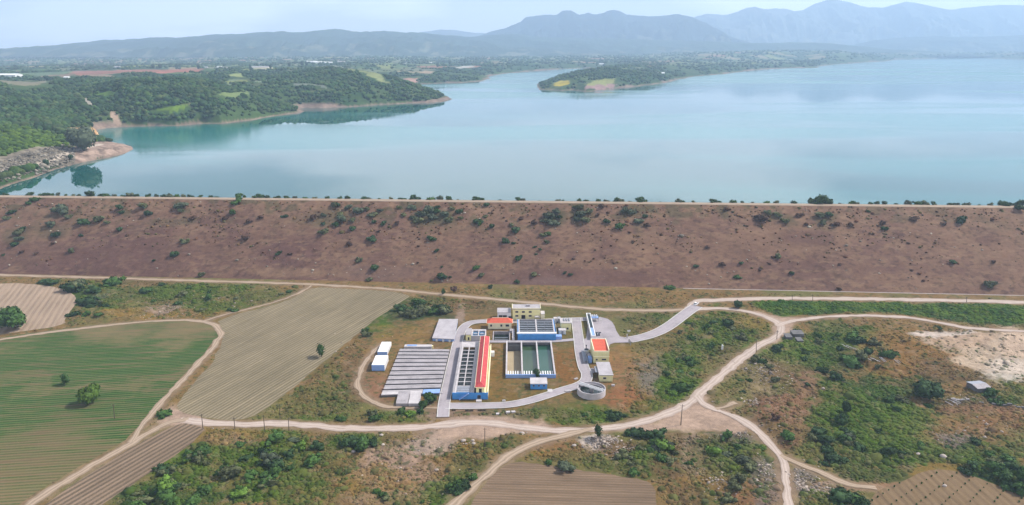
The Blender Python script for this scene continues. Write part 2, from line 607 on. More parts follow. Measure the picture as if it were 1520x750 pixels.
# ---- roads and tracks: centre line in survey points, width in metres, kind
ROADS = [
 ("dirt_track", "d", [(-260,398),(-100,404),(0,408),(100,411),(200,414),(300,417),(440,421.5),(560,428),(650,436.5),(720,443),(800,450.5),(850,455.5),(900,459.5),(960,461),(1000,460.5),(1030,458)], 4.4),
 ("gravel_road", "g", [(1022,459),(1036,447.5),(1060,446),(1120,443.5),(1250,443.5),(1400,446),(1520,449),(1700,453),(1900,458)], 6.6),
 ("gravel_road", "g", [(1018,462),(1042,458.5),(1075,458.5),(1105,462),(1132,469),(1152,478),(1160,485),(1158,494),(1148,503),(1128,513),(1104,529),(1082,547),(1062,564),(1046,578),(1036,588),(1016,603),(985,616),(950,627),(915,634),(880,638),(840,640),(800,638),(760,632.5),(725,628),(690,628),(655,631),(610,635),(560,636),(510,636),(470,633),(430,630),(390,629.5),(345,630),(300,627),(268,622)], 5.4),
 ("dirt_track", "d", [(280,622),(255,626),(228,638),(200,655),(160,678),(120,701),(80,725),(40,751),(-10,786),(-60,820)], 4.6),
 ("dirt_track", "d", [(196,656),(205,640),(218,622),(238,600),(262,573),(285,549),(307,526),(322,507),(328,496),(324,487),(312,480),(290,476.5),(250,476),(200,479),(140,485.5),(70,494),(0,505),(-100,524),(-220,552)], 3.6),
 ("dirt_track", "d", [(300,478),(325,470),(350,463),(380,456),(410,448),(440,437),(455,429),(462,424)], 2.4),
 ("gravel_road", "g", [(1152,484),(1176,477),(1210,472),(1250,469.5),(1300,469),(1345,471.5),(1390,478),(1430,486),(1470,489.5),(1520,492),(1620,498),(1800,512)], 4.0),
 ("gravel_road", "g", [(1034,588),(1046,600),(1064,609),(1085,617),(1105,627),(1124,641),(1142,658),(1156,675),(1164,695),(1166,715),(1170,735),(1176,760),(1190,800)], 4.2),
 ("dirt_track", "d", [(1157,676),(1175,684),(1200,695),(1225,705),(1248,715),(1272,722),(1300,724)], 3.6),
 ("dirt_track", "d", [(880,637),(850,644),(815,652),(780,664),(752,680),(728,700),(706,719),(684,739),(664,760),(640,790)], 4.6),
 ("dirt_track", "d", [(566,511),(548,530),(535,552),(531,572),(540,588),(565,602),(600,606),(640,606),(660,606)], 2.6),
 ("dirt_track", "d", [(1062,607),(1074,605),(1086,600),(1092,598)], 3.6),
]
PAVED = [
 ("access_drive", [(933,505.5),(948,502.5),(962,499),(980,492),(996,482.5),(1010,472),(1022,463),(1034,455)], 6.8),
 ("plant_drive", [(935,505),(920,504),(905,504)], 6.0),
 ("plant_drive", [(893,474),(862,474.5),(830,475.5),(790,477.5),(745,477.5),(712,478),(697,480.5),(689,486),(684,494),(679,510),(672,540),(665,572),(659.5,598),(657.5,620)], 4.6),
 ("plant_drive", [(855,473),(856.5,486),(859,505),(861.5,525),(866,545),(871,556),(869,566),(858,573),(835,580),(808,589),(780,597),(755,601.5),(725,603),(690,603.5),(662,603.5)], 4.8),
 ("service_path", [(683,507),(720,507.5),(765,507.6),(822,507),(858,504)], 3.2),
 ("plant_drive", [(868,556),(873,553),(878,551),(884,550)], 5.0),
]
YARD = [(874,472),(893,471.5),(902,474),(908,478),(912,484),(915,492),(920,500),(934,502.5),(934,509),(912,509.5),(905,512),(903,520),(866,520),(858,505),(870,503)]
FIELDS = {
 'left':   [(-260,533),(-100,519),(0,501),(70,491),(150,482),(240,474.5),(292,474.5),(312,478.5),(322,486),(325,497),(318,508),(303,525),(282,548),(258,573),(234,600),(213,624),(198,645),(160,669),(110,697),(60,726),(0,768),(-50,800),(-260,800)],
 'middle': [(332,500),(330,490),(322,480),(330,473),(360,464),(400,455),(440,441),(464,426),(500,428),(560,431),(612,437),(600,446),(590,453),(560,472),(520,505),(480,538),(440,572),(402,602),(372,622),(330,624),(290,617),(262,607),(262,600),(290,566),(318,535)],
 'strip':  [(275,628),(300,633),(304,640),(285,658),(252,682),(208,712),(160,744),(110,776),(40,776),(70,745),(130,706),(190,667),(232,645),(258,632)],
 'upper':  [(-200,440),(-60,426),(0,420),(60,422),(100,430),(114,440),(112,452),(100,472),(92,484),(40,491),(0,497),(-100,512),(-200,528)],
 'bottom': [(757,684),(800,690),(850,696),(900,704),(952,713),(972,720),(975,780),(690,780),(700,742),(725,712)],
 'right_':  [(1108,449),(1200,447.5),(1330,449.5),(1520,453.5),(1700,458),(1700,492),(1620,489),(1520,484),(1460,480),(1400,471.5),(1360,466),(1310,464),(1240,464),(1190,468),(1160,471),(1140,463),(1118,457)],
 'orchard':[(1296,730),(1340,715),(1375,697),(1410,697),(1460,712),(1520,737),(1600,770),(1600,800),(1280,800),(1290,760)],
}
PLANTBOX = [(548,470),(930,448),(915,500),(935,512),(915,600),(640,612),(545,606)]
HOLES = []        # filled before the ground is meshed: sunken basins

ROADS_W = [(n, k, W(p), w*.84) for n, k, p, w in ROADS]
PAVED_W = [(n, W(p), w) for n, p, w in PAVED]
FIELDS_W = {k: W(p) for k, p in FIELDS.items() if not k.endswith('_')}
WEEDS_W = W(FIELDS['right_'])
YARD_W = W(YARD)
PLANT_W = W(PLANTBOX)

DAM_TOE_Y = lambda x: 473.5 - 0.0 + (x * -0.0735) - 24.5   # refined below from the survey points
_tl, _tr = G(0, 406.5), G(1520, 438.5)
_cl, _cr = G(0, 293.0, 38.0), G(1520, 309.0, 38.0)
TOE_K = (_tr[1]-_tl[1])/(_tr[0]-_tl[0]); TOE_B = _tl[1]-TOE_K*_tl[0]
CR_K = (_cr[1]-_cl[1])/(_cr[0]-_cl[0]); CR_B = _cl[1]-CR_K*_cl[0]
def dam_xyz(x, t):
    """x along the dam, t 0 at the toe, 1 at the crest"""
    ty = TOE_K*x+TOE_B; cy_ = CR_K*x+CR_B
    return x, ty+(cy_-ty)*t, 38.0*t
def dam_px(px, py):
    """survey pixel on the dam face -> world point"""
    lo, hi = 0.0, 38.0
    for _ in range(30):
        z = (lo+hi)/2
        p = G(px, py, z)
        t = z/38.0
        if p[1] < dam_xyz(p[0], t)[1]: hi = z
        else: lo = z
    return p

# ---- land cover blobs: centre and radii in survey pixels on the valley floor
DRY=(.190,.125,.060); OCH=(.27,.175,.070); GRN=(.078,.125,.022); DGR=(.035,.068,.020); BGR=(.105,.165,.030)
RED=(.225,.105,.060); PNK=(.37,.275,.215); PAL=(.58,.50,.44); OLV=(.135,.125,.050); BRN=(.165,.108,.062); GRY=(.20,.17,.15)
BLOBS = [
 # left bank of shrubs between fields and dam
 (150,440,80,26,GRN,.9),(95,455,40,30,DGR,.7),(270,440,110,20,OLV,.9),(300,435,90,14,GRN,.8),(215,466,70,10,OCH,.9),(330,450,60,12,GRN,.7),(395,440,45,10,OLV,.8),(240,455,25,8,PNK,.8),(185,418,70,6,BRN,.7),
 # thicket by the plant and plant grass
 (610,462,66,26,DGR,.9),(560,485,28,18,GRN,.9),(600,495,50,14,OCH,.55),(700,455,60,14,BRN,.7),(640,442,60,6,OLV,.6),(684,462,7,16,PNK,.8),
 (520,590,60,36,OLV,.7),(470,600,50,22,OLV,.7),(535,570,24,50,BRN,.8),(560,580,26,30,(.27,.155,.10),.9),(610,610,60,10,PNK,.5),(575,618,100,10,GRN,.7),(650,560,20,60,BRN,.6),
 (736,550,16,60,(.20,.125,.05),.95),(760,580,60,16,(.20,.135,.055),.9),(842,540,20,40,(.23,.125,.055),.95),(838,512,14,10,OLV,.6),(845,490,14,16,OLV,.7),(858,462,90,10,OLV,.75),(950,475,60,20,OLV,.8),(880,590,40,10,OLV,.6),
 (925,545,28,30,(.28,.165,.09),.8),(930,595,36,16,(.30,.15,.085),.9),(965,555,22,30,GRY,.8),(948,520,26,16,OCH,.6),(870,615,80,12,GRN,.85),(805,612,40,8,OLV,.7),(900,622,40,8,BGR,.6),(700,618,70,9,(.30,.21,.16),.9),(770,615,60,6,OLV,.6),
 # between plant and track
 (1010,560,32,50,GRN,.95),(1000,580,26,20,BGR,.7),(1075,500,66,34,GRN,.85),(1040,478,50,14,GRN,.75),(985,505,50,16,OLV,.7),(1115,480,36,12,OCH,.6),(1085,525,24,14,BRN,.6),(1050,590,16,16,BRN,.6),(965,600,26,14,GRN,.6),
 # right hand scrub
 (1215,520,60,34,GRN,.9),(1265,498,54,24,GRN,.9),(1175,525,30,20,BGR,.5),(1255,545,60,22,DGR,.5),(1230,480,44,10,OLV,.8),(1330,505,60,22,(.27,.165,.075),.9),(1370,535,90,30,(.25,.145,.065),.9),(1420,560,60,24,BRN,.8),(1285,515,18,8,OCH,.7),
 (1130,570,40,30,(.26,.20,.12),.8),(1170,560,40,30,BRN,.7),(1195,575,40,20,(.27,.165,.11),.8),(1140,600,40,20,BRN,.8),(1160,630,60,40,(.215,.125,.08),.9),(1230,600,30,30,BRN,.5),(1180,600,60,16,(.25,.145,.095),.8),
 (1300,600,90,34,GRN,.9),(1330,640,110,50,BGR,.8),(1270,650,60,50,GRN,.9),(1340,575,80,14,DGR,.6),(1245,690,50,30,OLV,.7),(1300,700,90,30,DGR,.55),(1360,680,80,24,GRN,.8),(1440,640,80,30,(.25,.155,.085),.9),(1490,625,60,22,(.27,.155,.09),.9),(1420,655,30,16,GRY,.8),
 (1480,585,60,16,GRN,.95),(1440,598,50,10,(.20,.13,.09),.8),(1420,700,60,30,OLV,.7),(1470,680,50,30,GRN,.7),(1490,715,60,24,DGR,.85),(1380,700,40,12,OCH,.8),(1455,608,90,8,(.26,.15,.10),.8),
 (1482,522,58,28,(.46,.36,.27),.9),(1500,545,50,24,(.68,.60,.52),.9),(1430,505,60,12,(.50,.39,.30),.9),(1450,530,40,20,(.42,.29,.19),.6),(1400,497,50,4,PAL,.8),(1508,520,20,30,(.52,.40,.30),.8),(1430,578,70,10,(.28,.17,.09),.7),
 # foreground left thicket and the bare mound
 (330,700,130,46,GRN,.9),(250,745,80,30,DGR,.8),(420,668,80,26,GRN,.8),(310,645,60,14,OCH,.7),(340,655,40,10,(.32,.20,.12),.6),(480,690,60,40,OLV,.8),(450,730,80,30,GRN,.6),(520,655,60,14,OLV,.8),(535,655,40,14,GRN,.8),
 (600,690,80,40,(.38,.27,.205),.95),(650,655,50,24,(.40,.31,.25),.9),(625,720,60,26,(.31,.20,.14),.8),(560,720,60,30,OCH,.6),(560,745,70,14,PNK,.4),(700,690,50,40,OLV,.8),(665,725,40,24,GRN,.7),(690,665,20,16,OCH,.8),(755,655,40,16,OLV,.9),(740,645,40,8,BRN,.6),(620,750,60,14,OLV,.7),(660,742,40,12,GRN,.8),
 # foreground centre
 (800,670,50,12,OCH,.8),(840,665,60,12,(.25,.145,.08),.8),(860,680,60,14,OLV,.7),(885,655,26,10,PAL,.9),(930,665,40,18,(.20,.135,.085),.9),(970,680,50,26,GRN,.85),(950,700,60,16,OLV,.8),(1010,690,40,30,BRN,.8),(1000,655,40,14,BRN,.7),(1035,680,20,40,PNK,.6),
 (1090,655,50,16,GRY,.7),(1080,690,50,34,OLV,.85),(1060,655,26,12,OLV,.6),(1110,680,40,30,GRN,.5),(1100,735,70,24,(.27,.15,.09),.9),(1040,740,60,30,OLV,.8),(1010,735,40,24,BRN,.8),(1140,720,26,40,GRY,.7),(1215,735,50,20,(.22,.14,.09),.9),(1190,712,26,20,GRY,.8),(1240,750,60,16,GRN,.7),(1240,722,40,8,PNK,.6),(1310,722,60,8,(.37,.22,.15),.8),
]
BARE_W = [W([(640,628),(700,618),(780,622),(820,634),(800,643),(760,640),(720,652),(690,650),(655,652),(640,648),(660,640)]),
          W([(1036,586),(1052,604),(1080,615),(1118,632),(1090,640),(1030,642),(960,642),(900,640),(960,626),(1000,612),(1024,598)]),
          W([(230,636),(255,604),(300,620),(300,634),(262,634)]),
          W([(1118,463),(1160,470),(1205,471),(1175,478),(1180,490),(1150,510),(1150,480)])]

def road_dist(X, Y):
    d = np.full(X.shape, 1e9)
    for n, k, p, w in ROADS_W: d = np.minimum(d, np.maximum(seg_dist(X, Y, p) - w/2, 0))
    return d

def rough_factor(X, Y):
    """1 in open scrub, 0 on roads, fields and the plant"""
    d = np.full(X.shape, 1e9)
    for n, k, p, w in ROADS_W: d = np.minimum(d, np.maximum(seg_dist(X, Y, p) - w/2, 0))
    for n, p, w in PAVED_W: d = np.minimum(d, np.maximum(seg_dist(X, Y, p) - w/2, 0))
    for p in list(FIELDS_W.values()) + [PLANT_W, YARD_W] + BARE_W:
        e = seg_dist(X, Y, p, True)
        e[inside(X, Y, p)] = 0
        d = np.minimum(d, e)
    d = np.minimum(d, np.maximum(TOE_K*X+TOE_B-6-Y, 0))
    return sstep(0.8, 7.0, d), d

def relief(X, Y):
    h = (fbm(X, Y, 26, 4, 3) - 0.5) * 5.0 + (fbm(X, Y, 5.5, 3, 9) - 0.5) * 2.0 + (fbm(X, Y, 1.8, 2, 12)-0.5)*0.7
    return h

def ground_h(x, y):
    X = np.atleast_1d(np.asarray(x, float)); Y = np.atleast_1d(np.asarray(y, float))
    r, _ = rough_factor(X, Y)
    return relief(X, Y) * r

def build_ground():
    u = np.concatenate([np.linspace(-2.6, -0.86, 60)[:-1], np.linspace(-0.86, 0.86, 1080), np.linspace(0.86, 2.6, 60)[1:]])
    D = np.concatenate([np.linspace(40, 196, 40)[:-1], np.geomspace(196, 520, 620)])
    U, DD = np.meshgrid(u, D)
    X, Y = U*DD, DD.copy()
    rf, dist = rough_factor(X, Y)
    Z = relief(X, Y)*rf
    px, py = to_px(X, Y, np.zeros_like(X))
    n1 = fbm(X, Y, 45, 5, 21)[..., None]
    n2 = fbm(X, Y, 7, 4, 31)[..., None]
    n3 = fbm(X, Y, 2.2, 3, 41)[..., None]
    col = np.array(OLV)*(1-sstep(.40,.60,n1)) + np.array(DRY)*sstep(.40,.60,n1)
    col = col*(1-0.5*sstep(.5,.7,n2)) + np.array(BRN)*0.5*sstep(.5,.7,n2)
    wob = (fbm(X, Y, 16, 5, 51, 0.6) - 0.5)*1.9 + (fbm(X, Y, 2.6, 3, 53)-0.5)*0.55
    for cx, cy_, rx, ry, c, st in BLOBS:
        r = np.sqrt(((px-cx)/rx)**2 + ((py-cy_)/ry)**2)
        msk = r < 2.2
        if not msk.any(): continue
        m = sstep(1.22, 0.62, r + wob)*st
        m = m[..., None]
        # within a patch, the neighbouring cover shows through in spots
        m = m*(1-0.5*sstep(.56, .70, n2))
        col = col*(1-m) + np.array(c)*m
    # little bare spots and dark tufts
    sp = sstep(.62, .74, fbm(X, Y, 3.2, 3, 61))[..., None]
    col = col*(1-.2*sp) + np.array(PNK)*.2*sp
    tf = sstep(.60, .70, fbm(X, Y, 1.7, 2, 71))[..., None]*sstep(.35,.6,n1)
    col = col*(1-.55*tf) + np.array(DGR)*.55*tf
    # trodden margins of tracks
    edge = (1-sstep(0.0, 3.2, road_dist(X, Y) + (n3[..., 0]-.5)*3.5))[..., None]
    col = col*(1-edge*.75) + np.array((.25,.18,.125))*edge*.75
    for p in BARE_W:
        e = seg_dist(X, Y, p, True); i = inside(X, Y, p)
        s = np.where(i, e, -e)
        m = sstep(-2.5, 2.5, s + (fbm(X, Y, 6, 4, 81)-.5)*9)[..., None]
        col = col*(1-m) + np.array((.37,.275,.215))*(0.82+.36*n3)*m
    # the rank green weeds below the dam on the right
    e = seg_dist(X, Y, WEEDS_W, True); i = inside(X, Y, WEEDS_W)
    m = sstep(-1.5, 2.5, np.where(i, e, -e) + (n2[..., 0]-.5)*6)[..., None]
    wc = np.array((.085,.135,.025))*(1-sstep(.42,.60,n2)) + np.array((.038,.082,.018))*sstep(.42,.60,n2)
    wc = wc*(.7+.6*n3); yl = (sstep(120, 60, X)*.6)[..., None]
    wc = wc*(1-yl)+np.array((.15,.18,.04))*yl
    col = col*(1-m)+wc*m
    # the smooth pale sand flat
    for cx, cy_, rx, ry, c, st in [(1482,528,62,30,(.43,.34,.26),.9),(1500,545,40,17,(.52,.44,.37),.9),(1430,505,52,9,(.42,.31,.23),.8),(1505,510,24,22,(.47,.36,.28),.8),(1395,497,50,3,(.55,.46,.40),.7)]:
        r = np.sqrt(((px-cx)/rx)**2 + ((py-cy_)/ry)**2)
        m = (sstep(1.15, .7, r + (n2[..., 0]-.5)*.8)*st)[..., None]
        col = col*(1-m)+np.array(c)*(.88+.24*n3)*m
    keep = np.ones((len(D)-1, len(u)-1), bool)
    cxm = (X[:-1, :-1]+X[1:, 1:])/2; cym = (Y[:-1, :-1]+Y[1:, 1:])/2
    for h in HOLES:
        keep &= ~inside(cxm, cym, h)
    o = mesh_np("ground", np.stack([X, Y, Z], -1).reshape(-1, 3), grid_faces(len(D), len(u), keep), LAND, col.reshape(-1, 3), True)
    tag(o, "valley floor of dry grass, scrub and bare soil below the dam", kind="structure")
    return X, Y, Z, col, rf

def ribbon(name, pts, w, mat, z, jitter=0.25, label=None, kerb=False, taper=True):
    # smooth the line (Catmull-Rom), then lay a strip along it
    P = np.array([p[:2] for p in pts])
    out = []
    Q = np.vstack([2*P[0]-P[1], P, 2*P[-1]-P[-2]])
    for i in range(1, len(Q)-2):
        L = np.linalg.norm(Q[i+1]-Q[i]); n = max(2, int(L/2.0))
        for k in range(n):
            t = k/n
            out.append(0.5*((2*Q[i])+(-Q[i-1]+Q[i+1])*t+(2*Q[i-1]-5*Q[i]+4*Q[i+1]-Q[i+2])*t*t+(-Q[i-1]+3*Q[i]-3*Q[i+1]+Q[i+2])*t**3))
    out.append(Q[-2]); A = np.array(out)
    T = np.gradient(A, axis=0); T /= np.linalg.norm(T, axis=1)[:, None]+1e-9
    N = np.stack([-T[:, 1], T[:, 0]], 1)
    n = len(A)
    s = np.concatenate([[0], np.cumsum(np.linalg.norm(np.diff(A, axis=0), axis=1))])
    jl = (fbm(A[:, 0], A[:, 1], 5, 4, 5)-.5)*2*jitter*2; jr = (fbm(A[:, 0]+90, A[:, 1], 5, 4, 6)-.5)*2*jitter*2
    K = 9
    V = np.zeros((n, K, 3)); UVs = np.zeros((n, K, 2))
    for k in range(K):
        f = k/(K-1)
        off = (f-.5)*w + (jl if f > .5 else jr)*abs(f-.5)*2
        V[:, k, :2] = A + N*off[:, None]
        V[:, k, 2] = z + 0.03*(1-abs(2*f-1))
        UVs[:, k, 0] = f; UVs[:, k, 1] = s/10
    F = grid_faces(n, K)[:, ::-1]
    o = mesh_np(name, V.reshape(-1, 3), F, mat, None, True)
    uvl = o.data.uv_layers.new(name="UVMap")
    uvl.data.foreach_set("uv", UVs.reshape(-1, 2)[F.ravel()].astype(np.float32).ravel())
    tag(o, label, kind="structure")
    if kerb:
        for sgn in (-1, 1):
            m = MB()
            e0 = A + N*sgn*(w/2+0.02); e1 = A + N*sgn*(w/2+0.32)
            vs, fs = [], []
            for i in range(n):
                vs += [(*e0[i], z-.05), (*e0[i], z+.11), (*e1[i], z+.11), (*e1[i], z-.05)]
                if i:
                    a, b = 4*(i-1), 4*i
                    fs += [(a+j, a+j+1, b+j+1, b+j) for j in range(3)]
            m.add(vs, fs)
            tag(m.build("kerb", KERB), "pale kerb line beside the grey plant drive", kind="structure")
    return A

def poly_sheet(name, pts, z, mat, label):
    import bmesh
    bm = bmesh.new()
    f = bm.faces.new([bm.verts.new((p[0], p[1], z)) for p in pts])
    if f.normal.z < 0: f.normal_flip()
    bmesh.ops.triangulate(bm, faces=[f])
    bm.normal_update()
    for q in bm.faces:
        if q.normal.z < 0: q.normal_flip()
    me = bpy.data.meshes.new(name); bm.to_mesh(me); bm.free()
    me.materials.append(mat)
    o = bpy.data.objects.new(name, me); C.objects.link(o)
    return tag(o, label, kind="structure")

def smooth_poly(pts, it=2):
    P = [np.array(p[:2]) for p in pts]
    for _ in range(it):
        Q = []
        for i in range(len(P)):
            a, b = P[i], P[(i+1) % len(P)]
            Q += [a*.75+b*.25, a*.25+b*.75]
        P = Q
    Q = []
    for i in range(len(P)):      # subdivide and roughen the outline
        a, b = P[i], P[(i+1) % len(P)]
        n = max(1, int(np.linalg.norm(b-a)/2.5))
        for k in range(n):
            c = a+(b-a)*k/n
            nz = (vnoise(np.array([c[0]/3.]), np.array([c[1]/3.]), 77)[0]-.5)*1.5
            Q.append((c[0]+nz, c[1]+nz*.7))
    return Q

def wang(p, q):
    a, b = G(*p), G(*q)
    return atan2(b[1]-a[1], b[0]-a[0])

M_LEFT = mat_field("green_crop_rows", (.19,.130,.070), (.016,.052,.009), wang((20,640),(230,628)), 1.9, 1.0,
    bands=[(200,.55),(236,.60),(256,.70),(266,.95),(285,1.1),(298,1.15),(304,.75),(310,.7),(318,1.15),(350,1.2),(362,.80),(372,.55),(400,.45)], bend=0.7)
M_MID = mat_field("dry_stubble_rows", (.225,.180,.115), (.080,.073,.038), wang((290,600),(420,528)), 1.9, .62, bend=0.4)
M_STRIP = mat_field("ploughed_strip", (.22,.155,.105), (.055,.044,.028), wang((130,735),(290,640)), 2.3, .72, bend=0.35)
M_UPPER = mat_field("curved_plough_lines", (.27,.195,.14), (.36,.28,.20), wang((30,484),(62,440)), 3.4, .5, bend=1.6)
M_BOT = mat_field("brown_tilled_soil", (.185,.125,.082), (.10,.075,.045), wang((720,722),(960,728)), 1.5, .5, bend=0.8)
M_RIGHT = mat_field("green_crop", (.085,.125,.028), (.038,.085,.016), wang((1200,460),(1500,468)), 3.0, .8, bend=2.5)
M_ORCH = mat_field("young_orchard_soil", (.165,.110,.062), (.20,.14,.075), wang((1385,700),(1440,750)), 3.0, .45, bend=0.3)

# ------------------------------------------------------------------ dam
def build_dam():
    x = np.linspace(-760, 760, 1250)
    t = np.concatenate([np.linspace(-0.02, 1, 170)])
    Xg, Tg = np.meshgrid(x, t)
    ty = TOE_K*Xg+TOE_B; cy_ = CR_K*Xg+CR_B
    Y = ty+(cy_-ty)*Tg
    Z = 38.0*Tg
    Z += ((fbm(Xg, Y, 14, 4, 91)-.5)*1.5 + (fbm(Xg, Y, 3, 3, 92)-.5)*.5)*sstep(0, .03, Tg)*sstep(1, .95, Tg)
    base = np.array((.195,.116,.078)); pur = np.array((.128,.070,.056)); tan_ = np.array((.27,.175,.11)); ol = np.array((.095,.080,.042))
    n1 = fbm(Xg, Y, 90, 5, 101)[..., None]; n2 = fbm(Xg, Y, 22, 5, 102)[..., None]; n3 = fbm(Xg, Y*2, 5, 4, 103)[..., None]
    left = (1-sstep(-120, 120, Xg))[..., None]
    low = (1-sstep(.3, .95, Tg))[..., None]
    mp = np.clip(sstep(.42, .62, n1) * (.25+.75*low) * (.35+.65*left) + .35*left*low, 0, 1)
    col = base*(1-mp)+pur*mp
    up = sstep(.5, 1.0, Tg)[..., None]*sstep(.38, .6, n2)
    col = col*(1-.55*up)+tan_*.55*up
    a = sstep(.50, .66, n2)*.6
    col = col*(1-a)+(pur*1.0)*a
    b = sstep(.52, .68, n3)*.4
    col = col*(1-b)+tan_*b
    c = (sstep(.55, .7, fbm(Xg, Y, 9, 3, 104))[..., None]*sstep(.45, .9, Tg)[..., None])*.7*(1-.5*sstep(150,350,Xg)[..., None])
    col = col*(1-c)+ol*c
    dk = sstep(.62, .72, fbm(Xg, Y, 2.0, 2, 105))[..., None]*.45
    col = col*(1-dk*.7)
    px, py = to_px(Xg, Y, Z)
    for cx, cyy, rx, ry, cc, st in [(1080,362,170,22,base,.4),(1205,352,40,12,pur,.7),(1140,395,120,7,pur,.5),(880,412,170,14,pur,.8),(820,425,100,10,(.16,.10,.085),.7),(560,405,60,12,(.16,.10,.08),.6),
                                  (160,380,200,26,pur,.55),(430,405,90,8,tan_,.4),(1370,400,120,10,pur,.35),(250,330,40,6,ol,.4),(640,322,44,14,ol,.9),(820,322,30,16,ol,.9),(866,318,20,14,ol,.7),(490,325,60,16,ol,.6),(940,315,30,10,ol,.6),(1145,322,30,6,ol,.6),(1225,322,22,9,ol,.6),(80,345,30,12,ol,.5),(25,350,20,12,ol,.5)]:
        r = np.sqrt(((px-cx)/rx)**2+((py-cyy)/ry)**2)
        m = (sstep(1.2, .5, r+(n2[..., 0]-.5)*1.5)*st)[..., None]
        col = col*(1-m)+np.array(cc)*m
    V = np.stack([Xg, Y, Z], -1).reshape(-1, 3)
    o = mesh_np("dam_slope", V, grid_faces(len(t), len(x)), DAMM, col.reshape(-1, 3), True)
    tag(o, "long brown earth dam slope facing the valley", kind="structure")
    # crest and upstream face
    prof = [(0, 38.0), (0.7, 38.12), (7.5, 38.12), (8.5, 37.9), (30, 27.0)]
    xs = np.linspace(-760, 760, 200)
    V = []
    for dy, z in prof:
        V += [(a, CR_K*a+CR_B+dy, z) for a in xs]
    o = mesh_np("dam_crest", V, grid_faces(len(prof), len(xs)), mat_painted("crest_gravel", (.27,.21,.16), .25, .3), None, False)
    tag(o, "flat gravel top of the earth dam with its water side slope", kind="structure")
    line = [(a, CR_K*a+CR_B+3.0, 0) for a in np.linspace(-755, 755, 60)]
    ribbon("crest_road", line, 3.8, DIRT, 38.14, .3, "pale track along the crest of the dam")
    toe = [(a, TOE_K*a+TOE_B-0.5, 0) for a in np.linspace(G(1022,440)[0], 700, 50)]
    ribbon("toe_drain", toe, 1.6, mat_road("drain_concrete", (.30,.25,.23), 0, (0,0,0)), .05, .15, "grey drain line along the foot of the dam")

# ------------------------------------------------------------------ far land around the lake
LAKE_PX = [(-420,318),(-250,305),(-100,293),(0,281),(30,270),(55,263),(85,251),(108,245),(130,240),(160,235),(188,227),(199,221),(196,217),(176,213.5),(155,209),(148,202),(143,193),
 (160,190.5),(200,188),(235,187.5),(262,187),(300,184),(330,184),(352,181),(385,177),(405,173),(425,170.5),(447,168),(449,165.5),(438,162.5),(450,160.5),(480,160.5),(520,159),(560,156),(600,154),(635,153),(660,150.5),(669,147.5),(664,143.5),(650,140),(632,136),(606,131.5),(594,128),
 (604,126.2),(640,124.5),(690,122.8),(715,120.5),(728,117),(724,114),(745,110),(770,107.5),(800,105),(830,103.2),(862,101.8),(905,101.5),(915,104),(880,108),(845,113),(815,119),(798,125.5),
 (797,130),(802,133.5),(822,134),(832,135.5),(850,134),(868,136.5),(890,134.5),(912,131.5),(945,128.5),(985,123.5),(1010,117.5),(1028,114),(1045,112.5),(1080,109.5),(1105,106),(1140,103),(1172,101.5),(1214,101),(1213,98.8),(1240,96),(1280,93),(1318,91),(1330,88.5),(1400,87),(1430,86),(1480,87.5),(1520,88.5),(1620,91),(1760,96)]
LAKE_W = [G(x, y, WATER) for x, y in LAKE_PX] + [(1900, 1500, WATER), (1500, 700, WATER), (1200, 560, WATER), (-560, 560, WATER)]
HCTRL = [  # survey pixel, ground distance: the land's height there is what puts it on that row
 (-200,200,760),(0,205,820),(0,188,860),(70,198,880),(40,186,900),(110,205,850),(-60,150,1150),(0,140,1250),(60,128,1500),(120,124,1600),(60,150,1200),(160,150,1150),(200,124,1240),(260,121,1265),(320,124,1270),(355,136,1290),(400,148,1320),(150,120,1800),(0,116,2000),(-100,112,2100),
 (200,116,1850),(270,120,1750),(340,128,1600),(340,112,2000),(400,118,1900),(440,112,1950),(500,106,1950),(545,108,1850),(575,117,1750),(606,127.5,1650),(636,139,1610),
 (0,107,2700),(120,103,3000),(250,104,2700),(400,101,3000),(500,96,3400),(0,98,4500),(200,95,4500),(400,92,4500),(550,90,4500),
 (600,113,2500),(640,108,2800),(700,105,3000),(760,97,3600),(700,92,4500),(850,92,4500),(860,85,6000),(780,86,6000),
 (820,119,2250),(860,109,2350),(900,105,2450),(940,100,2900),(980,98,3200),(1030,100,3500),(1100,93,4500),(1160,90,5200),
 (1000,88,5500),(1060,80,6000),(1140,77,6200),(1220,77,6500),(1290,80,7000),(1350,80,8000),(1450,79,8500),(1520,78,8500),(1700,76,8000),
]
BLOBS = [(a, b, c, d, tuple(v*.80 for v in e), f) for a, b, c, d, e, f in BLOBS]
_hc = []
for _px, _py, _D in HCTRL:
    p = GD(_px, _py, _D)
    _hc.append((p[0]/p[1], math.log(p[1]), p[2]))
_hc = np.array(_hc)

def plateau(X, Y):
    a = X/Y; l = np.log(Y)
    num = np.zeros_like(X); den = np.zeros_like(X)
    for ca, cl, z in _hc:
        d2 = ((a-ca)/0.055)**2 + ((l-cl)/0.16)**2
        w = 1/(d2+0.08)**2
        num += w*z; den += w
    return num/den

def far_h(X, Y, sd):
    """sd: signed distance to the shore, positive inland"""
    H = plateau(X, Y)
    H = np.maximum(H, WATER+6)
    n = (fbm(X, Y, 260, 5, 201)-.5)
    ridge = 1-np.abs(fbm(X, Y, 170, 4, 203)*2-1)
    L = 20 + 36*fbm(X, Y, 150, 2, 205) + 0.010*Y
    rise = 1-np.exp(-np.maximum(sd-3, 0)/L)
    z = WATER + (H-WATER)*rise*(1+n*.35) + (ridge-.7)*20*rise*sstep(30, 200, sd)*(1-sstep(2600, 4000, Y)*.7)
    z = z + np.minimum(np.maximum(sd, 0), 6)*0.22
    return np.where(sd > 0, z, WATER-np.minimum(-sd*.2, 14)-.15)

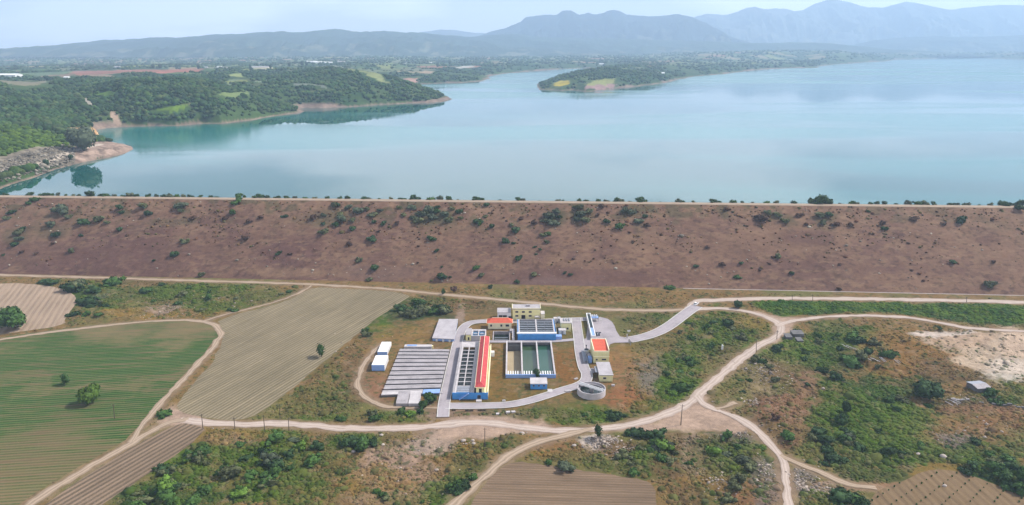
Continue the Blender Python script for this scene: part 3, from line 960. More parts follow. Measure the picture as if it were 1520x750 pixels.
def shore_sd(X, Y):
    d = seg_dist(X, Y, LAKE_W, True)
    wob = (fbm(X, Y, 30, 4, 211)-.5)*18*np.clip(Y/1500, .5, 3)
    s = np.where(inside(X, Y, LAKE_W), -d, d)
    return s + wob*sstep(60, 0, np.abs(s))*.9

# colours on the far land; polygons given as survey pixel + which distance band
FARFIELD = [
 ([(104,109),(112,105),(200,102.5),(285,102.5),(285,105),(215,107),(165,110.5),(112,110.5)], (.29,.155,.12)),
 ([(232,107),(300,104),(300,108),(240,110)], (.36,.17,.13)),
 ([(143,139),(152,137),(174,136),(173,141),(150,143)], (.15,.24,.06)),
 ([(228,166),(240,162),(262,158),(280,155),(277,163),(268,167),(252,171),(246,166),(236,168)], (.14,.21,.05)),
 ([(268,126),(300,122),(340,119),(366,118),(370,122),(340,123),(300,125)], (.17,.21,.13)),
 ([(335,121),(366,118.5),(369,123),(338,124)], (.24,.26,.08)),
 ([(338,111),(357,109),(363,116),(345,114)], (.26,.29,.12)),
 ([(322,141),(336,138),(370,136),(366,142),(335,143)], (.19,.24,.10)),
 ([(432,127),(456,125),(484,130),(484,132),(455,128),(434,129)], (.22,.24,.20)),
 ([(375,121),(410,116),(410,118),(380,123)], (.2,.24,.16)),
 ([(0,110),(60,108),(100,107),(100,110),(50,112),(0,114)], (.13,.18,.11)),
 ([(0,121),(30,118),(70,120),(60,126),(20,127)], (.22,.20,.14)),
 ([(545,112),(560,108),(600,110),(590,116),(570,119),(582,125),(565,122)], (.23,.25,.12)),
 ([(580,124),(598,117),(620,116),(630,119),(618,122),(596,122)], (.42,.27,.22)),
 ([(622,109),(630,105),(645,106),(640,110)], (.38,.29,.22)),
 ([(672,101),(700,97),(704,100),(680,102)], (.45,.42,.38)),
 ([(370,101),(400,100),(400,103),(380,103.5)], (.50,.45,.36)),
 ([(822,124),(832,120),(845,119.5),(846,125),(835,127.5),(822,128)], (.42,.34,.08)),
 ([(869,126),(880,120),(900,118),(915,117),(912,123),(890,127),(872,129)], (.25,.26,.11)),
 ([(868,131),(872,128),(905,125),(916,126),(905,132),(885,134),(868,135)], (.30,.20,.19)),
 ([(60,112),(110,111),(170,113),(165,116),(100,114),(60,115)], (.26,.20,.15)),
]
def build_far():
    u = np.concatenate([np.linspace(-1.5, -0.80, 60)[:-1], np.linspace(-0.80, 0.80, 1060), np.linspace(0.80, 1.5, 50)[1:]])
    D = np.geomspace(575, 15000, 640)
    U, Y = np.meshgrid(u, D)
    X = U*Y
    sd = shore_sd(X, Y)
    Z = far_h(X, Y, sd)
    px, py = to_px(X, Y, Z)
    forest = np.array((.033,.068,.026)); forest2 = np.array((.060,.095,.036)); dry = np.array((.15,.145,.075))
    n1 = fbm(X, Y, 120, 5, 301)[..., None]; n2 = fbm(X, Y, 30, 4, 302)[..., None]; n3 = fbm(X, Y, 9, 3, 303)[..., None]
    col = forest*(1-sstep(.4,.65,n1))+forest2*sstep(.4,.65,n1)
    a = sstep(.60,.74,n2)*.5
    col = col*(1-a)+dry*a
    wood = np.ones(X.shape)
    # farmland patchwork on the plateau
    ang = .35; S = 130.0
    xr = (X*cos(ang)+Y*sin(ang))/S + (fbm(X, Y, 200, 3, 311)-.5)*1.4; yr = (-X*sin(ang)+Y*cos(ang))/(S*1.7) + (fbm(X, Y, 200, 3, 312)-.5)*1.4
    ci, cj = np.floor(xr), np.floor(yr)
    hsh = _h(ci, cj, 5); h2 = _h(ci, cj, 9)
    pal = np.array([(.17,.19,.09),(.30,.25,.16),(.10,.15,.06),(.36,.20,.15),(.21,.21,.14),(.24,.26,.10)])
    pc = pal[(h2*5.99).astype(int)]
    farm = sstep(1650, 2600, Y)*sstep(100, 350, sd)
    is_f = (hsh < .52*farm)
    edge = np.minimum(np.minimum(xr-ci, 1-(xr-ci)), np.minimum(yr-cj, 1-(yr-cj)))
    m = (is_f & (edge > .07)).astype(float)[..., None]*.85
    col = col*(1-m)+pc*m
    wood *= 1-m[..., 0]
    # yellower grassy slopes of the near headland
    near = (sstep(1000, 820, Y)*sstep(20, 50, sd))[..., None]
    g = np.array((.105,.150,.035))*(.7+.6*n2)
    col = col*(1-near*.85)+g*near*.85
    # painted fields
    for pts, c in FARFIELD:
        wpts = []
        for (a_, b_) in pts:
            # march the survey ray until it meets the land
            Ds = np.geomspace(600, 9000, 900)
            P = np.array([GD(a_, b_, d) for d in Ds])
            s_ = shore_sd(P[:, 0], P[:, 1]); hz = far_h(P[:, 0], P[:, 1], s_)
            k = np.argmax(P[:, 2] < hz)
            wpts.append((P[k, 0], P[k, 1]))
        w_ = np.array(wpts)
        # keep a sensible patch even where the ray grazes a ridge
        ym = np.median(w_[:, 1])
        w_[:, 1] = np.clip(w_[:, 1], ym*.86, ym*1.16)
        i = inside(X + (n3[..., 0]-.5)*14, Y + (n2[..., 0]-.5)*30, [tuple(q) for q in w_])
        mm = i.astype(float)[..., None]*.95
        col = col*(1-mm)+np.array(c)*(.85+.3*n2)*mm
        ctr = w_.mean(0); wb = ctr+(w_-ctr)*1.35
        wood[inside(X, Y, [tuple(q) for q in wb])] = 0
    # shore: bare reddish banks
    bank = 3.0 + 13*sstep(.48, .72, fbm(X, Y, 90, 3, 321)) + .001*Y
    m = (1-sstep(bank*.6, bank, sd))[..., None]
    rock = np.array((.25,.19,.155))*(.5+.9*n3)
    col = col*(1-m)+rock*m
    wood *= 1-m[..., 0]
    # the wide stony beach of the near headland
    beach = W([(-250,300),(-100,284),(0,272),(30,262),(60,254),(100,246),(130,240),(190,226),(200,220),(190,214),(165,216),(140,222),(110,232),(60,240),(0,256),(-100,272),(-250,290)], WATER)
    i = inside(X, Y, beach)
    m = i[..., None].astype(float)
    tone = np.where(px[..., None] > 112, np.array((.33,.25,.205)), np.array((.22,.19,.15)))
    bc = tone*(.55+.9*n3)*(1-.5*sstep(.55,.68,fbm(X, Y, 6, 3, 331)[..., None]))
    col = col*(1-m)+bc*m
    wood *= 1-m[..., 0]
    wood[sd < 8] = 0
    # pale track scars on hillsides
    for line, w_, c in [([(-60,272),(0,256),(40,247),(70,240),(100,228),(125,220),(150,215)], 3.0, (.50,.43,.36)),
                        ([(168,168),(171,176),(175,184)], 5, (.42,.31,.24)), ([(126,147),(131,153),(138,160)], 4, (.38,.34,.28))]:
        lw = []
        for (a_, b_) in line:
            Ds = np.geomspace(600, 5000, 700)
            P = np.array([GD(a_, b_, d) for d in Ds])
            s_ = shore_sd(P[:, 0], P[:, 1]); hz = far_h(P[:, 0], P[:, 1], s_)
            k = np.argmax(P[:, 2] < hz); lw.append((P[k, 0], P[k, 1]))
        d = seg_dist(X, Y, lw)
        m = (d < w_)[..., None]*.9
        col = col*(1-m)+np.array(c)*m
        wood[d < w_+2] = 0
    # sandy bluff
    b = far_px(118, 193)
    d = np.hypot(X-b[0], (Y-b[1])*.6)
    m = sstep(17, 9, d + (n3[..., 0]-.5)*12)[..., None]
    col = col*(1-m)+np.array((.55,.40,.26))*(.7+.6*n3)*m
    wood[d < 14] = 0
    keep = np.ones((len(D)-1, len(u)-1), bool)
    o = mesh_np("hills", np.stack([X, Y, Z], -1).reshape(-1, 3), grid_faces(len(D), len(u), keep), FARL, col.reshape(-1, 3), True)
    tag(o, "wooded hills, headlands and farmland around the lake", kind="structure")
    return X, Y, Z, sd, wood, px, py, near[..., 0]

_farcache = {}
def far_px(px, py, lo=600):
    if (px, py, lo) in _farcache: return _farcache[(px, py, lo)]
    Ds = np.geomspace(lo, 12000, 1500)
    dx, dyy, dz = ray(px, py)
    t = Ds/dyy
    Xp, Zp = dx*t, CAMH+dz*t
    s_ = shore_sd(Xp, Ds); hz = np.where(s_ > 0, far_h(Xp, Ds, s_), WATER)
    hit = Zp < hz
    k = int(np.argmax(hit)) if hit.any() else len(Ds)-1
    r = (float(Xp[k]), float(Ds[k]), float(hz[k]))
    _farcache[(px, py, lo)] = r
    return r

# ------------------------------------------------------------------ mountains
RANGES = [
 # name, silhouette (survey pixels), distance, half depth, colour, label
 ("low_ridge", [(-400,98),(-200,92),(-60,86),(0,81),(25,76),(50,73),(75,69),(100,66),(150,60),(200,57.5),(240,56),(280,55),(320,52),(350,50),(400,48),(420,46.5),(440,48.5),(470,46),(500,43),(525,47),(550,47),(575,46),(600,48),(640,50),(660,52),(700,55),(760,60),(830,66),(900,72)], 8200, 1900, (.040,.062,.040), "long low wooded ridge beyond the plain on the left"),
 ("rolling_hills", [(560,75),(620,64),(655,53),(690,55),(730,52),(760,50),(800,55),(870,57),(940,58),(1000,60),(1060,62),(1120,64),(1180,63),(1230,64),(1280,69),(1330,75),(1380,80)], 8600, 1500, (.045,.07,.048), "low hazy hills below the blue mountain"),
 ("craggy_mountain", [(640,72),(690,58),(715,52),(730,46),(748,42),(760,37),(772,34),(780,26),(795,23),(815,22),(826,22),(836,16),(848,16),(860,22),(872,19.5),(885,22),(898,19),(908,15),(918,17),(930,22),(945,23),(960,24),(975,24),(990,23),(1005,21.5),(1025,25),(1040,32),(1055,40),(1070,48),(1090,56),(1115,64),(1150,74)], 10800, 1700, (.018,.028,.028), "craggy blue mountain with a jagged top, centre of the skyline"),
 ("coastal_hills", [(1220,80),(1260,68),(1300,60),(1340,56),(1390,54),(1450,55),(1520,52),(1620,50),(1800,52)], 10000, 1200, (.05,.07,.055), "pale wooded foothills behind the right end of the lake"),
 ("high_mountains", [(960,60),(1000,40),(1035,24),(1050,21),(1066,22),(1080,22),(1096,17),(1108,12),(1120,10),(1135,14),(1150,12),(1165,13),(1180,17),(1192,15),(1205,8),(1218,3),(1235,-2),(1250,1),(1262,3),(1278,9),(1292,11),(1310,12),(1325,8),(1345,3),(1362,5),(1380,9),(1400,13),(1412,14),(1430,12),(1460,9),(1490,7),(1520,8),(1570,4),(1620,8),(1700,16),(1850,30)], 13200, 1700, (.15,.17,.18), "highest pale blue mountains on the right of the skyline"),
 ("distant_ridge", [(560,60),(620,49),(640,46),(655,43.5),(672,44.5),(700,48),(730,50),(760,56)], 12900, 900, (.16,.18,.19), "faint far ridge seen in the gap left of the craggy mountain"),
]
def build_ranges():
    for name, prof, D, hd, col, label in RANGES:
        xs = np.array([p[0] for p in prof], float); ys = np.array([p[1] for p in prof], float)
        nx = int((xs[-1]-xs[0])*1.0)
        px = np.linspace(xs[0], xs[-1], nx)
        py = np.interp(px, xs, ys)
        py = py + (fbm(px, px*0, 14, 4, 400, .6)-.5)*(3.4 if name in ('low_ridge', 'craggy_mountain') else 2.0)
        # height of the crest line at ground distance D
        X0 = np.zeros(nx); Z0 = np.zeros(nx)
        for i in range(nx):
            p = GD(px[i], py[i], D); X0[i] = p[0]; Z0[i] = p[2]
        base = 60.0
        T = np.linspace(-1, 1, 61)
        Tg, Xg = np.meshgrid(T, X0, indexing='ij')
        H = np.maximum(Z0-base, 4)[None, :]
        # crest wanders in depth so that spurs overlap
        Yc = D + (fbm(X0, X0*0, 1400, 3, 410)[None, :]-.5)*hd*.5
        Yg = Yc + Tg*hd
        sh = (1-np.abs(Tg))**1.25
        n = fbm(Xg, Yg, 900, 5, 420); r = 1-np.abs(fbm(Xg, Yg, 520, 5, 430)*2-1)
        k = np.abs(Tg)**.8*(1-np.abs(Tg))**.3
        Zg = base + H*np.clip(sh + k*((r-.72)*1.8 + (n-.5)*.9), 0, .985) 
        c0 = 30
        Zg[c0, :] = Z0
        # correct for the depth wander so that the crest stays where it was surveyed
        scale = (CAMH + (Z0-CAMH)*(Yc[0]/D) - base)/np.maximum(Z0-base, 1e-3)
        Zg = base + (Zg-base)*np.clip(scale, .7, 1.4)[None, :]
        Xs = Xg*(Yc/D)
        cc = np.array(col)*(0.7+.6*fbm(Xs, Yg, 160, 4, 440))[..., None]
        pale = sstep(.58, .68, fbm(Xs, Yg, 110, 3, 450))[..., None]*sstep(.5, .1, sh)[..., None]
        cc = cc*(1-.6*pale)+np.array((.25,.24,.17))*.6*pale
        o = mesh_np(name, np.stack([Xs, Yg, Zg], -1).reshape(-1, 3), grid_faces(61, nx), MOUNT, cc.reshape(-1, 3), True)
        tag(o, label, kind="structure")
# ================================================================== VEGETATION
def ico(sub=1):
    import bmesh
    bm = bmesh.new(); bmesh.ops.create_icosphere(bm, subdivisions=sub, radius=1.0)
    V = np.array([v.co[:] for v in bm.verts]); F = np.array([[v.index for v in f.verts] for f in bm.faces]); bm.free()
    return V, F
ICO1 = ico(1); ICO2 = ico(2); ICO3 = ico(3)

def crown_mesh(name, seed, mat, rx=1.0, rz=0.8, lumps=9, leaves=900, leaf=0.11, zbase=0.0, spiky=0.0):
    """a crown about 1 m in radius standing on zbase: bumpy inner lumps and a shell of leaf sprays"""
    r = np.random.default_rng(seed)
    Vs, Fs, Ts = [], [], []; nb = 0
    cen = []
    for k in range(lumps):
        a = r.uniform(0, 2*pi); q = r.uniform(0.15, .82) if k else 0
        h = r.uniform(.28, 1.15)*rz
        cr = r.uniform(.20, .54)*(1-.25*q)
        cen.append((cos(a)*q*rx, sin(a)*q*rx, zbase+h*.85, cr))
    cen.append((0, 0, zbase+rz*.5, .55))
    for (x, y, z, cr) in cen:
        V, F = ICO2
        s = 1+.35*(fbm(V[:, 0]*2+seed*3+x*9, V[:, 1]*2+V[:, 2]*1.7, .6, 3, seed)-.5)*2
        P = V*s[:, None]*cr*np.array([1, 1, rz*.95])+np.array([x, y, z])
        P[:, 2] = np.maximum(P[:, 2], zbase-.02)
        Vs.append(P); Fs.append(F+nb); nb += len(P)
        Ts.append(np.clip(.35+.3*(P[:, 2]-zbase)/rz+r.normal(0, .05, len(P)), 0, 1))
    # leaf sprays
    n = leaves
    ci = r.integers(0, len(cen), n); cc = np.array(cen)[ci]
    d = r.normal(size=(n, 3)); d /= np.linalg.norm(d, axis=1)[:, None]
    rad = cc[:, 3]*r.uniform(.9, 1.28+spiky, n)
    p = cc[:, :3]+d*rad[:, None]*np.array([1, 1, rz*.95])
    p[:, 2] = np.maximum(p[:, 2], zbase+.01)
    t1 = np.cross(d, r.normal(size=(n, 3))); t1 /= np.linalg.norm(t1, axis=1)[:, None]
    t2 = np.cross(d, t1)+d*r.uniform(-.9, .9, n)[:, None]
    sz = leaf*r.uniform(.6, 1.5, n)[:, None]
    Q = np.stack([p-t1*sz, p-t2*sz*.8, p+t1*sz, p+t2*sz*.9+d*sz*.6], 1).reshape(-1, 3)
    tint = np.repeat(np.clip(r.normal(.55, .22, n), 0, 1), 4)
    V = np.vstack(Vs+[Q]); T = np.concatenate(Ts+[tint])
    me = bpy.data.meshes.new(name)
    F3 = np.vstack(Fs); F4 = np.arange(nb, nb+4*n).reshape(-1, 4)
    me.vertices.add(len(V)); me.vertices.foreach_set("co", V.astype(np.float32).ravel())
    li = np.concatenate([F3.ravel(), F4.ravel()]).astype(np.int32)
    me.loops.add(len(li)); me.loops.foreach_set("vertex_index", li)
    tot = np.concatenate([np.full(len(F3), 3), np.full(len(F4), 4)]).astype(np.int32)
    st = np.concatenate([[0], np.cumsum(tot)[:-1]]).astype(np.int32)
    me.polygons.add(len(tot)); me.polygons.foreach_set("loop_start", st); me.polygons.foreach_set("loop_total", tot)
    me.update(calc_edges=True)
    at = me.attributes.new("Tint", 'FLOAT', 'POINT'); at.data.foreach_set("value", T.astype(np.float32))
    me.materials.append(mat)
    return me

LEAFC = {'dark': (.028,.056,.018), 'mid': (.040,.082,.018), 'bright': (.085,.15,.022), 'olive': (.085,.095,.042), 'brown': (.070,.038,.024), 'grey': (.062,.078,.045)}
LEAFM = {k: mat_leaf("foliage_"+k, c) for k, c in LEAFC.items()}
SHRUB = {}
for _k, _m in LEAFM.items():
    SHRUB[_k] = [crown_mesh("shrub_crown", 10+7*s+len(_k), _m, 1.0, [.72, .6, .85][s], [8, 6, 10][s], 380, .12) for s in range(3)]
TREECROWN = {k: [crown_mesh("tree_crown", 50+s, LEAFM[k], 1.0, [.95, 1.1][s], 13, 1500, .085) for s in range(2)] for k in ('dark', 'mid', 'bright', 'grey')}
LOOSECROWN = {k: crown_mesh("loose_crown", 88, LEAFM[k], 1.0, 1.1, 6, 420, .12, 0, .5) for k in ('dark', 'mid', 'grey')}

def trunk_mesh(name, seed, h, r0):
    r = random.Random(seed); m = MB()
    p = [0, 0, -.3]; rad = r0
    pts = [tuple(p)]
    for k in range(4):
        q = [p[0]+r.uniform(-.1, .1)*h, p[1]+r.uniform(-.1, .1)*h, p[2]+(h+.3)/4]
        m.bar(p, q, rad, 7, rad*.8); rad *= .8; p = q
        if k >= 1:
            a = r.uniform(0, 6.28)
            for j in range(2):
                m.bar(p, (p[0]+cos(a+j*2.6)*h*.42, p[1]+sin(a+j*2.6)*h*.42, p[2]+h*.38), rad*.6, 5, rad*.2)
    me = bpy.data.meshes.new(name); me.from_pydata(m.v, [], m.f); me.update(); me.materials.append(BARK)
    return me
TRUNKS = [trunk_mesh("trunk", s, 1.0, .10) for s in range(3)]

PLANTS = []       # (kind, colour, size word, where, px, object) for the labels

def put_shrub(px, py, wpx, color='dark', z=None, world=None, where='', hs=1.0, name=None, seed=None):
    name = name or ('shrub' if where in ('dam', 'crest') else 'bush')
    """a shrub wpx wide in the photo, its middle at the survey pixel"""
    if world is None:
        world = G(px, py+wpx*.22, 0)
        world = (world[0], world[1], float(ground_h(world[0], world[1])[0]))
    dist = math.sqrt(world[0]**2+world[1]**2+(CAMH-world[2])**2)
    r = max(.45, wpx*.5*dist/1120*(1.2 if where in ('dam', 'crest') else 1.0))
    i = len(PLANTS) if seed is None else seed
    o = bpy.data.objects.new(name, SHRUB[color][i % 3])
    C.objects.link(o)
    o.location = (world[0], world[1], world[2]-.05*r)
    o.scale = (r*random.uniform(.85, 1.3), r*random.uniform(.7, 1.1), r*.92*hs*random.uniform(.85, 1.15))
    o.rotation_euler = (0, 0, (i*2.4) % 6.28)
    PLANTS.append(dict(kind=name, color=color, r=r, where=where, px=px, py=py, o=o))
    return o

def put_tree(px, py, wpx, hpx, color, label, cat='tree', world=None, loose=False, name='tree', trunkh=.35, group=None, auto=None):
    """px,py: foot of the trunk; wpx and hpx: width and height in the photo"""
    if world is None:
        world = G(px, py, 0)
        world = (world[0], world[1], float(ground_h(world[0], world[1])[0]))
    dist = math.sqrt(world[0]**2+world[1]**2+(CAMH-world[2])**2)
    r = wpx*.5*dist/1100
    el = atan2(CAMH-world[2], math.hypot(world[0], world[1]))
    H = hpx*dist/1085/cos(el)
    H = max(H-r*sin(el)*.8, r*1.1)
    t = thing(name, label, cat, world, random.uniform(0, 6.28), group)
    th = H*trunkh
    o = bpy.data.objects.new("trunk", TRUNKS[len(PLANTS) % 3]); C.objects.link(o); o.parent = t
    o.scale = (H*.45, H*.45, H*.6)
    c = bpy.data.objects.new("crown", LOOSECROWN[color] if loose else TREECROWN[color][len(PLANTS) % 2]); C.objects.link(c); c.parent = t
    zr = (H-th)/1.45
    c.location = (0, 0, th); c.scale = (r, r, zr)
    if auto: PLANTS.append(dict(kind=name, color=color, r=r, where=auto, px=px, py=py, o=t))
    return t

# ---- the named trees
put_tree(22, 486, 41, 33, 'mid', "big round green tree alone on the curved ploughed field at the far left", trunkh=.16)
put_tree(138, 598, 29, 30, 'bright', "round bright green tree casting a shadow in the green crop field", trunkh=.15)
put_tree(97, 571, 11, 15, 'mid', "small slim tree in the green crop field, left of the round bright tree", loose=True, trunkh=.2)
put_tree(477, 530, 14, 20, 'mid', "small thin tree with open crown alone on the dry stubble field", loose=True, trunkh=.3)
put_tree(1370, 588, 40, 31, 'dark', "wide dark evergreen tree in the green meadow right of the tracks", trunkh=.12)
put_tree(1255, 612, 12, 20, 'dark', "slim dark tree in the meadow, upper of two near the middle right", trunkh=.1)
put_tree(1251, 629, 20, 18, 'dark', "round dark tree in the meadow, lower of two near the middle right", trunkh=.1)
put_tree(1094, 457, 13, 14, 'dark', "dark round tree where the dam road and the track divide", trunkh=.1)
put_tree(888, 651, 13, 20, 'dark', "small dark tree above the white rubble beside the lower track", loose=True, trunkh=.3)
put_tree(638, 596, 20, 18, 'mid', "bushy green tree growing against the corner of the striped reservoir", trunkh=.1)
put_tree(630, 605, 15, 14, 'mid', "low green tree at the foot of the striped reservoir corner", trunkh=.1)
put_tree(797, 560, 12, 14, 'dark', "dark little tree behind the blue kiosk at the three basins", loose=True, trunkh=.2)
put_tree(658, 437, 6, 9, 'dark', "tiny dark tree on the track at the foot of the dam", loose=True, trunkh=.2)

# ---- shrubs on the dam: pixel, pixel, width in pixels, colour
DAMSH = [(52,296,10,'mid'),(43,301,8,'mid'),(17,315,8,'dark'),(10,324,9,'olive'),(27,345,15,'olive'),(33,341,8,'dark'),(22,362,10,'dark'),(93,305,9,'dark'),(92,312,17,'grey'),(75,333,13,'grey'),(84,347,13,'dark'),(125,330,11,'dark'),(148,324,14,'olive'),(160,329,9,'olive'),(178,308,10,'dark'),(181,315,7,'dark'),(212,304,15,'olive'),(219,317,10,'dark'),(178,340,8,'dark'),(120,349,6,'dark'),(268,305,13,'grey'),(268,312,10,'olive'),(285,323,11,'brown'),(274,358,12,'olive'),(259,377,12,'dark'),(350,300,13,'mid'),(354,297,9,'mid'),(345,314,11,'mid'),(335,323,9,'brown'),(370,328,9,'brown'),(388,322,9,'brown'),(423,320,10,'dark'),(365,353,10,'brown'),(300,407,9,'olive'),(414,375,9,'dark'),(430,377,6,'brown'),(465,322,12,'brown'),(480,331,9,'dark'),(480,343,15,'olive'),(495,303,13,'olive'),(501,303,9,'dark'),(517,307,10,'grey'),(532,311,16,'grey'),(552,318,14,'olive'),(569,331,10,'dark'),(555,329,8,'dark'),(505,318,12,'olive'),(499,333,9,'dark'),(523,339,11,'dark'),(627,315,18,'grey'),(638,311,14,'grey'),(622,326,15,'olive'),(648,307,9,'dark'),(650,313,9,'mid'),(682,313,11,'dark'),(684,322,10,'olive'),(665,326,13,'olive'),(589,331,8,'brown'),(552,353,14,'dark'),(562,343,6,'brown'),(518,362,10,'brown'),(640,353,12,'dark'),(648,372,7,'dark'),(709,328,11,'dark'),(720,321,9,'olive'),(712,331,10,'mid'),(730,335,9,'dark'),(774,323,10,'brown'),(793,330,9,'brown'),(765,341,14,'dark'),(760,333,9,'olive'),(751,358,11,'dark'),(762,361,6,'dark'),(794,366,5,'dark'),(802,370,6,'dark'),(796,377,5,'dark'),(770,382,12,'dark'),(655,410,15,'dark'),(656,396,4,'dark'),(640,416,6,'olive'),(668,411,5,'dark'),(556,396,14,'dark'),(547,414,11,'olive'),(533,386,11,'olive'),(707,397,10,'mid'),(714,408,11,'olive'),(728,426,7,'dark'),(674,429,12,'brown'),(793,407,12,'olive'),(768,418,7,'dark'),(815,320,16,'grey'),(830,321,10,'dark'),(822,330,13,'grey'),(813,346,10,'mid'),(812,358,10,'olive'),(806,348,9,'olive'),(862,316,16,'grey'),(868,324,16,'olive'),(858,307,12,'olive'),(892,305,9,'brown'),(900,327,11,'dark'),(887,319,7,'brown'),(920,335,15,'mid'),(935,313,16,'grey'),(926,312,10,'grey'),(948,327,12,'grey'),(958,320,10,'dark'),(960,334,9,'brown'),(722,303,9,'dark'),(770,356,4,'brown'),(1079,310,9,'brown'),(1131,323,18,'brown'),(1155,318,12,'olive'),(1165,327,12,'olive'),(1187,319,10,'brown'),(1217,317,14,'olive'),(1230,318,11,'dark'),(1221,329,13,'olive'),(1196,332,9,'brown'),(1240,333,10,'brown'),(1262,333,9,'brown'),(1288,313,6,'dark'),(1310,331,9,'brown'),(1313,339,8,'dark'),(1356,325,12,'brown'),(1427,327,12,'dark'),(1402,333,6,'brown'),(1033,394,9,'dark'),(1072,392,9,'brown'),(1100,390,7,'dark'),(1156,380,13,'olive'),(1095,411,9,'mid'),(1175,405,8,'dark'),(1246,428,8,'brown'),(1415,389,7,'dark'),(1469,421,14,'olive'),(992,425,16,'mid'),(1512,308,11,'dark'),(54,376,6,'brown'),(5,378,5,'dark'),(32,374,6,'brown'),(105,372,9,'olive'),(78,361,6,'brown'),(228,387,4,'dark'),(620,390,4,'brown'),(847,407,7,'dark'),(838,405,5,'dark'),(1475,389,6,'brown'),(1246,393,6,'brown'),(1050,367,6,'brown'),(1128,401,5,'brown')]
DAMSH += [(600,318,12,'olive'),(612,308,10,'grey'),(660,317,13,'grey'),(672,309,9,'olive'),(642,322,13,'grey'),(613,322,10,'grey'),(545,309,10,'olive'),(508,325,13,'grey'),(523,326,10,'olive'),(826,312,12,'grey'),(808,327,10,'olive'),(856,324,12,'grey'),(480,318,10,'grey'),(875,313,10,'olive'),(592,308,8,'olive'),(565,311,9,'grey'),(1140,316,9,'olive'),(102,322,10,'olive'),(30,353,10,'grey')]
for k, (x, y, w, c) in enumerate(DAMSH):
    put_shrub(x, y, w*1.0, c, world=dam_px(x, y+w*.25), where='dam', seed=k)
# ---- shrubs and small trees along the far edge of the crest
CREST = [(8,7),(44,8),(62,7),(72,9),(86,6),(98,6),(109,6),(118,5),(134,13),(150,8),(158,7),(170,6),(182,7),(193,11),(203,7),(220,9),(232,6),(243,7),(252,10),(262,7),(272,7),(283,8),(297,6),(313,6),(322,6),(354,12),(363,7),(376,6),(386,10),(397,9),(412,10),(426,6),(438,7),(452,8),(467,6),(486,7),(505,9),(515,7),(541,9),(548,6),(562,5),(580,6),(597,8),(612,11),(620,8),(641,12),(654,9),(666,10),(680,5),(708,10),(716,8),(742,5),(770,9),(776,7),(800,4),(828,6),(836,5),(860,9),(869,6),(888,8),(900,7),(914,10),(922,9),(935,5),(950,12),(957,8),(980,4),(1008,9),(1014,6),(1030,6),(1060,9),(1068,6),(1087,12),(1102,6),(1117,5),(1137,8),(1152,7),(1178,9),(1205,14),(1216,17),(1229,14),(1248,5),(1263,9),(1272,6),(1292,8),(1302,7),(1312,9),(1330,5),(1348,9),(1362,9),(1374,12),(1386,7),(1410,6),(1418,8),(1430,5),(1436,8),(1453,5),(1470,6),(1490,13),(1502,8),(1513,12)]
for k, (x, w) in enumerate(CREST):
    y = 293.0+(x/1520)*16
    p = G(x, y-2.0, 38.0)
    yy = CR_K*p[0]+CR_B+9.5
    xx = p[0]*yy/p[1]
    c = ['dark','dark','olive','dark','mid','dark','grey'][k*5 % 7]
    if x in (640, 641, 1087, 354): c = 'mid'
    put_shrub(x, y-3, w, c, world=(xx, yy, 37.2), where='crest', hs=1.15, seed=k+1)

# ---- scrub on the valley floor
def scatter_shrubs(n, cx, cy, rx, ry, cols, smin, smax, where, seed, power=.5):
    r = random.Random(seed)
    k = 0; guard = 0
    while k < n and guard < n*30:
        guard += 1
        a = r.uniform(0, 2*pi); q = r.random()**power
        x = cx+cos(a)*q*rx; y = cy+sin(a)*q*ry
        if y > 757: continue
        p = G(x, y)
        rf, d = rough_factor(np.array([p[0]]), np.array([p[1]]))
        w = r.uniform(smin, smax)*(1 if r.random() < .75 else 1.4)
        if d[0] < w*.06: continue
        put_shrub(x, y, w, r.choice(cols), where=where, hs=r.uniform(.8, 1.1))
        k += 1
D_, M_, B_, O_, N_, Y_ = 'dark', 'mid', 'bright', 'olive', 'brown', 'grey'
scatter_shrubs(14, 608, 462, 62, 21, [M_, M_, D_, O_], 13, 24, 'thicket beside the plant', 1)
scatter_shrubs(5, 562, 486, 24, 15, [M_, D_, O_], 9, 17, 'thicket beside the plant', 2)
scatter_shrubs(14, 125, 448, 42, 26, [M_, D_, D_, O_], 11, 22, 'bushes by the curved field', 3)
scatter_shrubs(6, 110, 419, 70, 4, [M_, D_], 9, 16, 'bushes below the dam track', 4)
scatter_shrubs(12, 300, 442, 130, 20, [M_, O_, D_, O_], 7, 15, 'scrub below the dam track', 5)
for x, y, w, c in [(428,430,11,M_),(341,457,10,D_),(310,440,16,M_),(280,426,12,M_),(262,447,12,M_),(240,421,10,D_)]:
    put_shrub(x, y, w, c, where='scrub below the dam track')
scatter_shrubs(26, 330, 695, 110, 42, [M_, B_, D_, O_, M_], 13, 26, 'foreground thicket', 6)
scatter_shrubs(14, 265, 738, 70, 20, [M_, D_, B_, O_], 13, 26, 'foreground thicket', 7)
scatter_shrubs(12, 420, 668, 60, 24, [M_, D_, B_, Y_], 13, 24, 'foreground thicket', 8)
put_shrub(403, 680, 30, Y_, where='foreground thicket'); put_shrub(343, 697, 28, O_, where='foreground thicket')
put_shrub(242, 611, 24, M_, where='fork of the field tracks')
for x, y, w in [(522,652,24),(538,657,30),(554,655,18),(510,658,16)]:
    put_shrub(x, y, w, D_ if x != 538 else M_, where='bank above the bare mound')
scatter_shrubs(6, 540, 620, 50, 6, [M_, O_, D_], 7, 13, 'verge above the lower track', 9)
for x, y, w, c in [(596,610,20,M_),(608,613,18,B_),(625,611,14,D_),(618,583,9,M_)]:
    put_shrub(x, y, w, c, where='verge below the striped reservoir')
scatter_shrubs(9, 690, 726, 34, 20, [M_, D_, O_], 12, 24, 'scrub beside the tilled field', 10)
